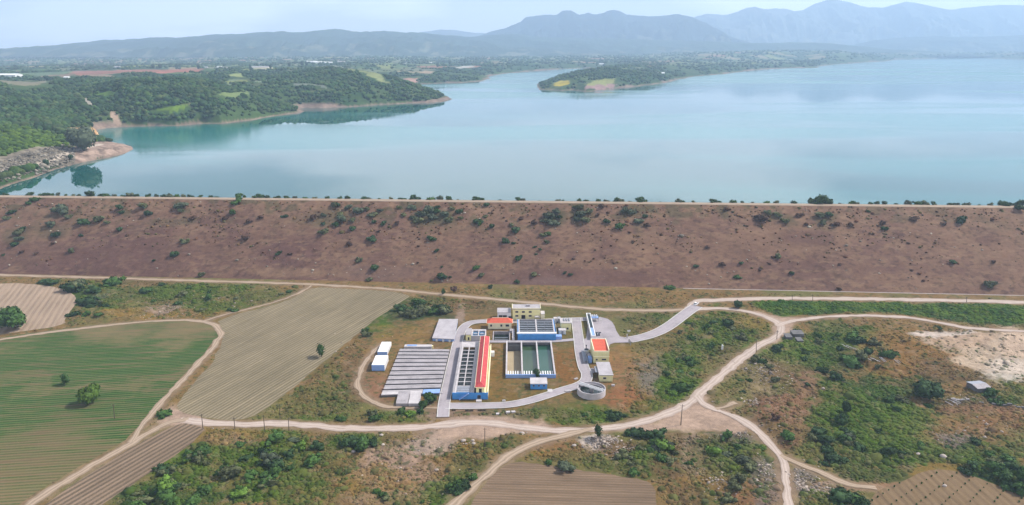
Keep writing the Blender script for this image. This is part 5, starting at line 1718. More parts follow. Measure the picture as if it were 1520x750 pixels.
# ---- 14 striped covered reservoir
F = Frame((565.5,588), (652,584.5))
def quadpx(pts, F, z): return [F.loc(x, y, z)[:2] for x, y in pts]
t = F.thing("striped_reservoir", "broad covered reservoir with a pale roof divided into long strips", "reservoir")
zt = 1.3
def lerp(a, b, f): return (a[0]+(b[0]-a[0])*f, a[1]+(b[1]-a[1])*f)
TL, TR, BR_, BL = quadpx([(594,517.3),(667.5,518),(652,583),(565.8,586)], F, zt)
box_ = MB().slab([BL, BR_, TR, TL], 0, zt-.75); box_.build("reservoir_wall", CONC_D, t)
ys_ = [0, .09, .19, .285, .38, .475, .57, .66, .75, .835, .92, 1.0]
for k in range(11):
    f0 = ys_[k]+(.018 if k else 0); f1 = ys_[k+1]-.016
    if k == 0:
        q = [lerp(BL, TL, f0), lerp(BL, BR_, 0.70), lerp(lerp(BL, BR_, .70), lerp(TL, TR, .70), f1), lerp(BL, TL, f1)]
    else:
        q = [lerp(BL, TL, f0), lerp(BR_, TR, f0), lerp(BR_, TR, f1), lerp(BL, TL, f1)]
    MB().slab(q, zt-.44, zt).build("roof_strip", CONC if k else CONC_L, t)
    c0 = lerp(q[0], q[3], .80); c1 = lerp(q[1], q[2], .80)
    MB().slab([c0, c1, lerp(q[1], q[2], .99), lerp(q[0], q[3], .99)], zt+.002, zt+.12).build("strip_rib", CONC_L, t)
q = [lerp(BL, BR_, .71), BR_, lerp(BR_, TR, .08), lerp(lerp(BL, BR_, .71), lerp(TL, TR, .71), .08)]
MB().slab(q, zt-.44, zt-.1).build("blue_chamber", BLUE_L, t)
F = Frame((590,601), (624,601))
t = F.thing("outlet_chamber", "two pale slabs with a purple blue front projecting below the striped reservoir", "reservoir")
a_ = quadpx([(587.5,599),(605,599),(609,580),(592,580)], F, 1.4); b_ = quadpx([(606,599),(623.5,599),(625,580),(610,580)], F, 1.4)
MB().slab(a_, 0, 1.4).build("slab", CONC, t); MB().slab(b_, 0, 1.4).build("slab", CONC_L, t)
box("front_wall", BLUE_L, t, F.w*.5, F.w, -.6, -.1, 0, 1.2)
F = Frame((600,519), (641,518))
t = F.thing("inlet_chamber", "low white slab with a pale blue pool at the top edge of the striped reservoir", "reservoir")
Dp = F.depth(620, 511.5, 1.6)
box("slab", CONC_L, t, 0, F.w, 0, Dp, 0, 1.6)
box("pool_cover", BLUE_L, t, F.w*.10, F.w*.45, .8, Dp-.6, 1.605, 1.8)
box("yellow_marker", YEL, t, F.w+.02, F.w+.6, 1, 2, 0, 1.5)

# ---- 15 plain covered reservoir
F = Frame((642,506), (673.5,507))
H = ZH(642, 506, 501.5)
t = F.thing("flat_reservoir", "pale grey covered reservoir with a plain flat roof left of the drive", "reservoir")
q = quadpx([(642,501.5),(674,503),(679.5,474),(652,474)], F, H)
MB().slab(q, 0, H-.35).build("reservoir_wall", BLUE_L, t)
c_ = np.mean(np.array(q), 0)
q2 = [tuple(c_+(np.array(p)-c_)*1.03) for p in q]
MB().slab(q2, H-.345, H).build("roof", SLAB, t)
for k in range(3):
    p = lerp(q[0], q[1], .2+.3*k)
    MB().box(p[0]-.5, p[0]+.5, p[1]-.75, p[1]-.4, 0, H-.6).build("vent", WHITE, t)

# ---- 16 two white containers with blue ends
for (fl, fr, top, back, lab) in (((552,551), (571,551), 542, (568,527.5), "white container with a blue end, nearer the camera of the two beside the reservoir"),
                                 ((560.5,528.5), (575,528.5), 522.5, (574,507.5), "white container with a blue end, farther of the two beside the reservoir")):
    F = Frame(fl, fr)
    H = ZH(fl[0], fl[1], top); Dp = F.depth(back[0], back[1], H)
    t = F.thing("container", lab, "container", "white containers beside the striped reservoir")
    box("body", WHITE, t, 0, F.w, .12, Dp, .15, H)
    box("end_panel", BLUE_L, t, .02, F.w-.02, 0, .118, .15, H-.05)
    m = MB(); m.box(.1, F.w-.1, .3, Dp-.2, 0, .148); m.build("skid", DARK, t)
    m = MB()
    for k in range(int(Dp/1.2)): m.box(-.05, -.002, .4+k*1.2, .55+k*1.2, .3, H-.1); m.box(F.w+.002, F.w+.05, .4+k*1.2, .55+k*1.2, .3, H-.1)
    m.build("side_ribs", CONC_L, t)

# ---- gate, posts, marker blocks
F = Frame((931,506), (937,506))
t = F.thing("entrance_gate", "dark sliding gate between two posts at the entrance of the drive", "gate")
m = MB(); m.box(.2, .7, 3.2, 3.7, 0, 2.4).box(.2, .7, -3.2, -2.7, 0, 2.4); m.build("gate_posts", CONC_L, t)
m = MB()
for k in range(14): m.bar((.9, -2.7-k*.3, .1), (.9, -2.7-k*.3, 1.9), .04, 4)
m.bar((.9, -2.7, .1), (.9, -6.9, .1), .06, 4); m.bar((.9, -2.7, 1.9), (.9, -6.9, 1.9), .06, 4); m.build("gate_leaf", METAL, t)
F = Frame((932,496), (935,496))
t = F.thing("gate_sign", "small pale board on a post beside the entrance gate", "sign")
m = MB(); m.bar((.5, 0, 0), (.5, 0, 2.2), .08, 5); m.build("post", METAL, t); box("board", WHITE, t, -.3, 1.3, -.08, .02, 1.4, 2.3)

def concrete_block(px, py, w, d, h, lab, mat=CONC_L, rz=0.0, name="concrete_block"):
    g = G(px, py)
    m = MB(); m.box(-w/2, w/2, -d/2, d/2, 0, h); m.box(-w*.3, w*.3, -d*.3, d*.3, h+.002, h+.12)
    o = m.build(name, mat); o.location = (g[0], g[1], float(ground_h(g[0], g[1])[0])-.05); o.rotation_euler = (0, 0, rz)
    return tag(o, lab, "concrete block")
concrete_block(843, 582, 2.6, 1.3, .8, "pale concrete block beside the drive left of the round tank", rz=.3)
concrete_block(748, 595.5, 1.4, .9, .5, "small pale block on the grass above the lower drive")
concrete_block(654, 584.5, 1.8, 1.2, .7, "small white block at the right corner of the striped reservoir")
concrete_block(910, 573, 1.4, 1.0, .7, "small pale block right of the round tank")
concrete_block(855, 563, 1.8, .9, .5, "pale low block on the bend of the drive behind the round tank", rz=.5)
concrete_block(1072, 518, .8, .8, 2.4, "white marker post standing in the green scrub", WHITE)

# low ruined boundary wall below the drive
def wall_line(pts, h, th, name, lab, cat, mat, gap=.0, seed=1):
    r = random.Random(seed); m = MB()
    for a, b in zip(pts[:-1], pts[1:]):
        a3, b3 = G(*a), G(*b)
        n = max(1, int(math.hypot(b3[0]-a3[0], b3[1]-a3[1])/1.8))
        for k in range(n):
            if r.random() < gap: continue
            f = (k+.5)/n; x_, y_ = a3[0]+(b3[0]-a3[0])*f, a3[1]+(b3[1]-a3[1])*f
            z_ = float(ground_h(x_, y_)[0]); L = .9*r.uniform(.8, 1.02)
            an = atan2(b3[1]-a3[1], b3[0]-a3[0]) + r.uniform(-.08, .08)
            c_, s_ = cos(an), sin(an); hh = h*r.uniform(.6, 1.1)
            q = [(x_+u_*c_-v_*s_, y_+u_*s_+v_*c_) for u_, v_ in ((-L, -th/2), (L, -th/2), (L, th/2), (-L, th/2))]
            m.slab(q, z_-.2, z_+hh)
    return tag(m.build(name, mat), lab, cat)
wall_line([(664,609),(690,610.5),(728,609.5)], .8, .5, "boundary_wall", "broken brown wall along the lower side of the plant drive", "wall", WOOD, .4, 3)
wall_line([(735,615.5),(758,614),(774,612.5)], .6, 1.2, "low_slab_wall", "pale broken slab edge below the lower drive", "wall", CONC_L, .15, 4)
wall_line([(1411,592.8),(1447,594)], 1.2, .5, "ruined_wall", "pale straight ruined wall in the scrub left of the grey shed", "wall", CONC_L, .05, 5)
wall_line([(1452,598),(1480,602),(1530,605)], 1.0, .8, "retaining_wall", "dark low retaining wall below the green strip at the right edge", "wall", CONC_D, .1, 6)

# ---- sheds and slab ruins on the right
F = Frame((1450,584), (1472,584), 0, R(9))
t = F.thing("grey_shed", "small grey shed with a two tone sheet roof near the right edge", "shed")
box("wall", CONC_D, t, 0, F.w, 0, 6.5, 0, 2.2)
m = MB(); m.add([(-.3,-.3,2.21),(F.w+.3,-.3,2.21),(F.w+.3,3.2,2.9),(-.3,3.2,2.9),(-.3,-.3,2.35),(F.w+.3,-.3,2.35),(F.w+.3,3.2,3.04),(-.3,3.2,3.04)], [(4,5,6,7),(3,2,1,0),(0,1,5,4),(1,2,6,5),(2,3,7,6),(3,0,4,7)]); m.build("front_roof", CONC, t)
m = MB(); m.add([(-.3,3.22,2.9),(F.w+.3,3.22,2.9),(F.w+.3,6.8,2.4),(-.3,6.8,2.4),(-.3,3.22,3.0),(F.w+.3,3.22,3.0),(F.w+.3,6.8,2.5),(-.3,6.8,2.5)], [(4,5,6,7),(3,2,1,0),(0,1,5,4),(1,2,6,5),(2,3,7,6),(3,0,4,7)]); m.build("rear_roof", METAL, t)
for (fl, fr, d_, h_, lab) in (((1177,500.5), (1192,499.5), 4.5, 1.9, "grey sheet covered hut, uppermost of three low huts by the track"),
                             ((1167,504), (1176,504.5), 4.0, 1.4, "low pale slab hut, leftmost of three by the track"),
                             ((1184,507), (1193,508), 3.6, 1.2, "low broken slab hut, lowest of three by the track")):
    F = Frame(fl, fr); z_ = float(ground_h(F.o[0], F.o[1])[0])
    t = thing("low_hut", lab, "hut", (F.o[0], F.o[1], z_-.2), F.rz, "low huts beside the track")
    m = MB(); m.box(0, F.w, 0, .2, 0, h_).box(0, .2, .2, d_, 0, h_).box(F.w-.2, F.w, .2, d_, 0, h_); m.build("wall", CONC_D, t)
    m = MB(); m.add([(-.2,-.2,h_+.01),(F.w+.2,-.2,h_+.01),(F.w+.2,d_+.2,h_+.45),(-.2,d_+.2,h_+.45),(-.2,-.2,h_+.15),(F.w+.2,-.2,h_+.15),(F.w+.2,d_+.2,h_+.6),(-.2,d_+.2,h_+.6)], [(4,5,6,7),(3,2,1,0),(0,1,5,4),(1,2,6,5),(2,3,7,6),(3,0,4,7)]); m.build("roof", CONC_D, t)

def debris(px, py, n, L, lab, name, seed, ang=1.0):
    g = G(px, py); r = random.Random(seed); z0 = float(ground_h(g[0], g[1])[0])
    t = thing(name, lab, "debris", (g[0], g[1], z0))
    for k in range(n):
        m = MB(); x_, y_ = (k-n/2)*1.1+r.uniform(-.3, .3), r.uniform(-1, 1); a = ang+r.uniform(-.35, .35); l_ = L*r.uniform(.6, 1.1)
        m.bar((x_, y_, .15), (x_+cos(a)*l_, y_+sin(a)*l_, .6+r.uniform(0, .6)), .14, 5); m.build("plank", [CONC_L, WOOD, TIN][k % 3], t)
debris(1308, 540, 8, 4.5, "row of leaning pale planks in the scrub right of the meadow bushes", "plank_pile", 1, 2.0)
debris(1335, 541, 5, 4.0, "short row of leaning planks, right of the longer row", "plank_pile", 2, 2.0)
debris(1268, 522, 3, 6.0, "few fallen pale boards on bare orange ground", "board_pile", 3, 2.2)
debris(1425, 600, 6, 5.0, "scattered pale broken beams below the ruined wall", "beam_pile", 4, 2.2)

# ---- car
g = G(1033, 452.5)
t = thing("parked_car", "small white car with dark windows on the drive near the dam road", "car", (g[0], g[1], .1), R(50))
def loft(secs, name, mat, par):
    m = MB(); n = len(secs[0]); vs = [v for s_ in secs for v in s_]
    fs = [(i*n+j, i*n+(j+1) % n, (i+1)*n+(j+1) % n, (i+1)*n+j) for i in range(len(secs)-1) for j in range(n)]
    fs += [tuple(range(n-1, -1, -1)), tuple((len(secs)-1)*n+j for j in range(n))]
    return m.add(vs, fs).build(name, mat, par)
def csec(x_, w_, z0, z1): return [(x_, -w_, z0), (x_, w_, z0), (x_, w_*1.02, (z0+z1)/2), (x_, w_*.88, z1), (x_, -w_*.88, z1), (x_, -w_*1.02, (z0+z1)/2)]
loft([csec(-2.2,.78,.35,.75), csec(-2.0,.88,.3,.95), csec(-.8,.9,.28,.98), csec(.9,.9,.28,.96), csec(1.9,.86,.3,.82), csec(2.2,.76,.35,.65)], "body", PAINTW, t)
loft([csec(-1.9,.72,.96,1.0), csec(-1.4,.76,.96,1.36), csec(.3,.76,.96,1.38), csec(1.1,.72,.96,1.0)], "windows", DARK, t)
loft([csec(-1.35,.62,1.38,1.44), csec(.25,.62,1.385,1.45)], "roof", PAINTW, t)
for x_ in (-1.35, 1.35):
    for y_ in (-.82, .82):
        MB().bar((x_, y_-.1, .32), (x_, y_+.1, .32), .32, 14).build("wheel", RUBBER, t)
for y_ in (-.55, .55):
    box("headlight", CONC_L, t, 2.12, 2.22, y_-.18, y_+.18, .55, .68)

# ---- utility poles
POLES = [((1010.5,631),(1013,600.5),"tall leaning dark utility pole in the middle of the bare track junction"),
         ((1122.5,523),(1123,505),"dark utility pole on the edge of the rising track"),
         ((1153,504),(1154,490.5),"thin utility pole near the top of the rising track"),
         ((1088,515),(1088,493),"utility pole in the green scrub left of the rising track"),
         ((301,635),(299,614.5),"wooden pole at the lower track, first of four from the left"),
         ((349,639),(347,619.5),"wooden pole at the lower track, second of four from the left"),
         ((393,640),(391,616),"wooden pole at the lower track, third of four from the left"),
         ((429,641),(428,620),"wooden pole at the lower track, fourth of four from the left"),
         ((415.7,622),(415,600),"wooden pole on the field edge above the lower track"),
         ((719.6,664),(719.6,635),"dark pole on the bank below the wide bare junction"),
         ((170,622),(168,600),"thin pale pole standing in the green crop field"),
         ((1206.5,447),(1206.5,437),"thin pole at the foot of the dam, right of centre"),
         ((1176,447),(1176,438.5),"shorter thin pole at the foot of the dam, left of the taller one"),
         ((1435,449),(1435,441),"thin pole at the foot of the dam near the right edge")]
for k, (b_, t_, lab) in enumerate(POLES):
    g = G(*b_); z0 = float(ground_h(g[0], g[1])[0])
    hh = ZH(b_[0], b_[1], t_[1])
    tx = GD(t_[0], t_[1], g[1])
    t = thing("utility_pole", lab, "pole", (g[0], g[1], z0), 0, "utility poles in the valley")
    MB().bar((0, 0, -.5), (tx[0]-g[0], 0, hh-z0), .21 if k == 0 else .17, 7, .12).build("post", WOOD, t)
    m = MB(); m.bar((tx[0]-g[0]-.8, 0, hh-z0-.6), (tx[0]-g[0]+.8, 0, hh-z0-.6), .07, 5); m.build("crossarm", WOOD, t)
    m = MB()
    for x_ in (-.7, 0, .7): m.cyl(tx[0]-g[0]+x_, 0, hh-z0-.53, hh-z0-.3, .06, 6)
    m.build("insulators", CONC, t)

# ---- boulders
BOUL = [(688,655,6,"biggest pale boulder on the rim of the bare mound"),(703,661,5,"pale boulder below the bare junction"),(566,646,5,"pale boulder beside the dark bank shrubs"),(568,661,5,"boulder below the dark bank shrubs"),(524,668,6,"grey boulder at the top of the bare mound"),(775,644,6,"pale boulder on the grassy bank between two tracks"),(1402,722,5,"round grey boulder above the young orchard") ,(1363,676,6,"round dark grey boulder in the meadow"),(1400,681,8,"long pale boulder above the young orchard"),(852,661,5,"brown pale boulder left of the white rubble"),(1246,732,7,"white boulder at the end of the side track"),(1262,735,5,"small white boulder at the end of the side track"),(1174,645,0,"")]
for k, (x_, y_, w_, lab) in enumerate(BOUL):
    if not w_: continue
    g = G(x_, y_); V, Fc = ICO2
    r = w_*.27/2
    s = 1+.6*(fbm(V[:, 0]*1.3+k*5, V[:, 1]*1.3+V[:, 2], 1.0, 3, k)-.5)
    o = mesh_np("boulder", V*s[:, None]*np.array([r*1.3, r, r*.8]), Fc, ROCK)
    o.location = (g[0], g[1], float(ground_h(g[0], g[1])[0])+r*.3)
    tag(o, lab, "boulder", "boulders lying about the valley")
# ================================================================== LAY THE LAND, THEN COVER IT
GX, GY, GZ, GC, GR = build_ground()
build_dam()
for i, (n, k, p, w) in enumerate(ROADS_W):
    ribbon(n, p, w, DIRT if k == 'd' else GRAVEL, .05+.012*i, .75, "pale unpaved track with wheel ruts" if k == 'd' else "pale gravel road across the valley floor")
for i, (n, p, w) in enumerate(PAVED_W):
    ribbon(n, p, w, PAVE, .24+.006*i, .04, "grey paved drive through the plant", kerb=(w > 4.4 and i not in (1, 5)))
poly_sheet("yard", YARD_W, .225, PAVE, "grey paved yard at the plant entrance")
FM = {'left': (M_LEFT, "large field with green crop rows"), 'middle': (M_MID, "dry pale field with diagonal stubble rows"), 'strip': (M_STRIP, "narrow ploughed strip below the tracks"),
      'upper': (M_UPPER, "ploughed field with curved lines at the far left"), 'bottom': (M_BOT, "brown tilled field at the bottom edge"), 'orchard': (M_ORCH, "brown field with rows of young plants at the bottom right")}
for i, (k, p) in enumerate(FIELDS_W.items()):
    poly_sheet("field", smooth_poly(p), .020+.003*i, FM[k][0], FM[k][1])

def stuffmesh(name, n_try, dens, size, colfun, seed, label, cat, tri='tuft', hfac=1.0):
    """many small tufts or stones over the near ground grid, thinned by dens"""
    r = np.random.default_rng(seed)
    px, py = to_px(GX, GY, np.zeros_like(GX))
    vis = (px > -90) & (px < 1610) & (py > 400) & (py < 775)
    wgt = (dens*vis*np.where(True, (GY/250.0)**.0, 1)).ravel()
    wgt = wgt/wgt.sum()
    idx = r.choice(len(wgt), n_try, p=wgt)
    X = GX.ravel()[idx]+r.uniform(-.5, .5, n_try); Y = GY.ravel()[idx]+r.uniform(-.5, .5, n_try); Z = GZ.ravel()[idx]
    S = size(r, n_try, Y)
    cc = colfun(r, idx)
    if tri == 'tuft':
        ring0 = np.array([[cos(a), sin(a), -.15] for a in np.arange(6)*pi/3]); ring1 = np.array([[.8*cos(a+.5), .8*sin(a+.5), .45] for a in np.arange(6)*pi/3]); top = np.array([[0, 0, .85]])
        V = np.vstack([ring0, ring1, top])
        F = [(k, (k+1) % 6, 6+k) for k in range(6)]+[((k+1) % 6, 6+(k+1) % 6, 6+k) for k in range(6)]+[(6+k, 6+(k+1) % 6, 12) for k in range(6)]
        F = np.array(F); jit = .35
    else:
        V, F = ICO1; V = V*np.array([1, .8, .6]); jit = .3
    s = 1+r.uniform(-jit, jit, (n_try, len(V), 1))
    th = r.uniform(0, 2*pi, n_try); c_, s_ = np.cos(th), np.sin(th)
    Q = V[None]*s*S[:, None, None]; Q[:, :, 2] *= hfac
    q0 = Q[:, :, 0]*c_[:, None]-Q[:, :, 1]*s_[:, None]; q1 = Q[:, :, 0]*s_[:, None]+Q[:, :, 1]*c_[:, None]
    P = np.stack([q0+X[:, None], q1+Y[:, None], Q[:, :, 2]+Z[:, None]], -1)
    FF = (F[None]+(np.arange(n_try)*len(V))[:, None, None]).reshape(-1, 3)
    col = np.repeat(cc[:, None, :], len(V), 1)*(1+r.uniform(-.25, .25, (n_try, len(V), 1)))
    o = mesh_np(name, P.reshape(-1, 3), FF, COVER, col.reshape(-1, 3))
    return tag(o, label, cat, kind='stuff')

gc = GC
green = np.clip((gc[..., 1]-gc[..., 0])*14+.35, 0.04, 1.2)          # greener land carries more growth
open_ = GR**.5
patch = sstep(.42, .62, fbm(GX, GY, 9, 4, 501))
d_cover = open_*green*(.25+patch)
d_cover = np.where(inside(GX, GY, WEEDS_W), 1.6*(.3+patch)*open_, d_cover)
def col_cover(r, idx):
    b = gc.reshape(-1, 3)[idx]
    g = np.array([(.045,.078,.020),(.075,.115,.028),(.030,.055,.018),(.115,.125,.045)])[r.integers(0, 4, len(idx))]
    k = r.uniform(.15, .65, len(idx))[:, None]
    return b*(1-k)+g*k
stuffmesh("ground_cover", 50000, d_cover, lambda r, n, Y: r.gamma(1.7, .22, n)+.18, col_cover, 61, "low green herbs and scrub covering the open ground", "ground cover", hfac=.7)
lum = gc.sum(-1)/3
d_dry = open_*sstep(.27, .17, lum)*np.clip(1-green, .1, 1)*(.2+sstep(.45, .65, fbm(GX, GY, 6, 4, 502)))
def col_dry(r, idx):
    b = gc.reshape(-1, 3)[idx]
    g = np.array([(.23,.17,.08),(.10,.065,.035),(.15,.12,.05),(.07,.075,.03)])[r.integers(0, 4, len(idx))]
    k = r.uniform(.1, .5, len(idx))[:, None]
    return b*(1-k)+g*k
stuffmesh("dry_grass", 24000, d_dry, lambda r, n, Y: r.gamma(1.6, .17, n)+.15, col_dry, 62, "dry brown tufts of grass on the open ground", "dry grass", hfac=.6)
px, py = to_px(GX, GY, np.zeros_like(GX))
RUB = [(890,655,24,7,9),(905,652,16,6,6),(925,668,30,12,2.5),(1085,643,30,6,3),(1105,543,18,7,1.0),(1135,548,30,16,2.0),(1105,596,30,5,3),(1120,600,14,5,2),(1190,712,22,16,4.5),(1180,740,16,14,3.5),(1215,728,30,12,2.5),(1240,734,18,5,4),
       (1140,700,16,20,2.5),(1120,640,30,8,1.8),(540,655,14,8,1),(600,655,26,8,.5),(650,660,40,12,.4),(690,652,20,6,1.2),(775,640,10,5,1.5),(330,637,14,3,3),(1410,660,40,14,.9),(1460,640,50,14,.35),(250,455,40,8,.8),(330,445,40,8,.8),(225,470,30,5,1.2),(500,512,14,20,.8),(560,500,22,12,1.2),(1420,590,30,6,2),(1170,570,40,20,.5),(1060,720,40,20,.8),(230,462,30,10,.5),(600,700,60,30,.15)]
dr = np.zeros_like(GX)
for a, b, rx, ry, s in RUB: dr += s*np.exp(-((px-a)/rx)**2*1.5-((py-b)/ry)**2*1.5)
dr *= np.where(GR > .05, 1, .05)
def col_rock(r, idx):
    return np.array((.40,.34,.295))*r.uniform(.45, 1.3, len(idx))[:, None]
stuffmesh("loose_stones", 2600, dr, lambda r, n, Y: r.gamma(1.5, .14, n)+.12, col_rock, 63, "loose pale stones and rubble scattered over the ground", "stones", 'rock')

# dam: fine dry tufts and a few heaps of stone
def dam_stuff(name, n, seed, size, cols, label, cat, where=None):
    r = np.random.default_rng(seed)
    x = r.uniform(-480, 480, n*3); t_ = r.uniform(.01, .99, n*3)
    ty = TOE_K*x+TOE_B; cy_ = CR_K*x+CR_B; Y = ty+(cy_-ty)*t_
    m = fbm(x, Y, 18, 4, seed)*(.4+.8*t_)
    if where is not None:
        px_, py_ = to_px(x, Y, 38*t_); m = sum(np.exp(-((px_-a)/rx)**2-((py_-b)/ry)**2)*s for a, b, rx, ry, s in where)+r.uniform(0, .01, len(x))
    k = np.argsort(-(m+r.uniform(0, .25 if where is None else .05, len(m))))[:n]
    x, Y, t_ = x[k], Y[k], t_[k]
    P = np.stack([x, Y, 38*t_+.05], 1)
    c = np.array(cols)[r.integers(0, len(cols), n)]*r.uniform(.7, 1.3, n)[:, None]
    return blobs_mesh(name, P, size(r, n), c, COVER, seed, ICO1, .7, label)
dam_stuff("slope_tufts", 2600, 71, lambda r, n: r.gamma(1.8, .22, n)+.2, [(.09,.055,.035),(.17,.11,.06),(.10,.085,.04),(.13,.07,.045)], "dry brown tufts over the dam slope", "dry grass")
dam_stuff("slope_stones", 450, 72, lambda r, n: r.gamma(1.8, .16, n)+.2, [(.30,.27,.22),(.18,.16,.13),(.40,.36,.30)], "loose stones in small heaps on the dam slope", "stones",
          [(1238,372,13,8,1.5),(1370,412,18,9,.35),(560,395,30,12,.35),(178,340,10,5,.4),(1225,380,14,6,.8),(545,385,22,6,.4),(365,360,12,5,.3),(480,400,30,10,.15),(690,415,20,8,.3),(1222,366,10,6,.8)])

# orchard saplings: rows of tiny dark plants
sap = crown_mesh("sapling", 5, LEAFM['mid'], 1.0, .9, 4, 90, .2)
sp0 = None; nsap = 0
for r_ in range(9):
    for c_ in range(11):
        a = (1330+r_*30+c_*(-9+r_*.8), 702+c_*5.2+r_*.3)
        p = G(a[0], a[1])
        if not inside(np.array([p[0]]), np.array([p[1]]), FIELDS_W['orchard'])[0] or a[1] > 750 or a[0] > 1525: continue
        if sp0 is None:
            sp0 = bpy.data.objects.new("sapling", sap); C.objects.link(sp0); o = sp0
        else:
            o = sp0.copy(); C.objects.link(o)
        o.location = (p[0], p[1], .05); s = random.uniform(.28, .50); o.scale = (s, s, s*1.1); o.rotation_euler = (0, 0, random.uniform(0, 6))
        tag(o, "small dark sapling, %s from the top of the %s planted row in the brown orchard" % (ORD[c_].replace('leftmost', 'first'), ORD[r_].replace('leftmost', 'first')), "sapling", "saplings planted in rows in the orchard field")
        nsap += 1

# ================================================================== THE LAKE AND THE FAR SHORE
m = mesh_np("lake", [(-9000, 700, WATER), (-760, CR_K*-760+CR_B+12, WATER), (760, CR_K*760+CR_B+12, WATER), (9000, 700, WATER), (14000, 12500, WATER), (-14000, 12500, WATER)], [(0, 1, 2, 3, 4, 5)], LAKE)
tag(m, "calm blue green lake behind the dam", kind="structure")
FX, FY, FZ, FSD, FW, FPXX, FPY, FNEAR = build_far()
build_ranges()

r = np.random.default_rng(77)
vis = (FPXX > -120) & (FPXX < 1640)
def pick(mask, n, power=2.0):
    # even cover in the photo: cells are log-spaced, so weight by wood only
    w_ = (mask*vis*FW).ravel(); w_ = w_/w_.sum()
    idx = r.choice(len(w_), n, p=w_)
    x = FX.ravel()[idx]*(1+r.normal(0, .0006, n)); y = FY.ravel()[idx]*(1+r.normal(0, .0025, n))
    return x, y, FZ.ravel()[idx], idx
GREENS = np.array([(.028,.055,.020),(.040,.075,.026),(.055,.090,.030),(.034,.062,.030),(.070,.095,.040)])
clump = fbm(FX, FY, 45, 4, 601)
x, y, z, idx = pick((FSD > 10)*(FY < 1350)*(FNEAR < .5)*(.35+sstep(.38, .55, clump)), 11000)
R_ = r.gamma(5, .36, len(x))+.8
blobs_mesh("hillside_woodland", np.stack([x, y, z+R_*.45], 1), R_, GREENS[r.integers(0, 5, len(x))]*((.45+1.1*fbm(x, y, 60, 4, 611))*r.uniform(.65, 1.4, len(x)))[:, None], COVER, 1, ICO2, .9, "dense dark green woodland on the near lake slopes", jit=.16)
x, y, z, idx = pick((FSD > 10)*(FY >= 1350)*(FY < 2600)*(.3+sstep(.38, .55, clump)), 12000)
R_ = r.uniform(2.2, 5.0, len(x))*(1+.2*(y-1500)/1000)
blobs_mesh("ridge_woodland", np.stack([x, y, z+R_*.4], 1), R_, GREENS[r.integers(0, 5, len(x))]*((.45+1.1*fbm(x, y, 60, 4, 611))*r.uniform(.65, 1.4, len(x)))[:, None], COVER, 2, ICO1, .85, "woodland on the ridges and the lake headlands", jit=.16)
x, y, z, idx = pick((FSD > 12)*(FY >= 2600)*(FY < 8500)*sstep(.46, .56, clump), 9000)
R_ = r.uniform(4, 8, len(x))*(y/3000)**.6
blobs_mesh("plain_woodland", np.stack([x, y, z+R_*.35], 1), R_, GREENS[r.integers(0, 5, len(x))]*((.45+1.1*fbm(x, y, 60, 4, 611))*r.uniform(.65, 1.4, len(x)))[:, None], COVER, 3, ICO1, .7, "scattered trees and hedges over the far plain", jit=.16)
# bright bushes on the near headland slope
x, y, z, idx = pick((FNEAR > .5)*(FSD > 22)*(.2+sstep(.4, .6, fbm(FX, FY, 16, 3, 602))), 1500)
R_ = r.uniform(1.2, 3.6, len(x))
blobs_mesh("headland_bushes", np.stack([x, y, z+R_*.3], 1), R_, np.array([(.065,.105,.025),(.10,.15,.035),(.05,.085,.028)])[r.integers(0, 3, len(x))], COVER, 4, ICO2, .8, "bright green bushes over the near headland slope")
# rocks on the stony beach
beach = W([(-250,302),(-100,288),(0,276),(50,262),(110,243),(112,226),(60,243),(0,260),(-100,276)], WATER)
bm_ = inside(FX, FY, beach)
w_ = (bm_*vis).ravel().astype(float); w_ /= w_.sum(); idx = r.choice(len(w_), 1500, p=w_)
x = FX.ravel()[idx]+r.normal(0, 1, 1500); y = FY.ravel()[idx]+r.normal(0, 3, 1500); R_ = r.gamma(2, .35, 1500)+.4
blobs_mesh("shore_rocks", np.stack([x, y, FZ.ravel()[idx]+.1], 1), R_, np.array((.20,.18,.15))*r.uniform(.35, 1.7, 1500)[:, None], COVER, 5, ICO1, .55, "broken dark rocks along the lake shore at the far left", jit=.3)

# sandy bluff behind the big lakeside tree
p = far_px(118, 206)
V, Fc = ICO3
dd = math.hypot(p[0], p[1]); wb = 19*dd/1085
s_ = 1+.7*(fbm(V[:, 0]*2+4, V[:, 1]*2+V[:, 2]*2, .8, 4, 88)-.5)
hb = GD(118, 184, p[1]+6)[2]-p[2]
Pb = V*s_[:, None]*np.array([wb, wb*.5, hb]); Pb[:, 2] = np.maximum(Pb[:, 2], -2)
nb_ = fbm(Pb[:, 0], Pb[:, 1]+Pb[:, 2], 4, 3, 5)[:, None]
cb = np.array((.50,.33,.20))*(.6+.8*nb_)
cb = np.where((V[:, 2:3] > .75), np.array((.06,.09,.03)), cb)
o = mesh_np("bluff", Pb, Fc, FARL, cb); o.location = (p[0]+3, p[1]+8, p[2])
tag(o, "bare orange sandy bluff on the lake headland", kind="structure")

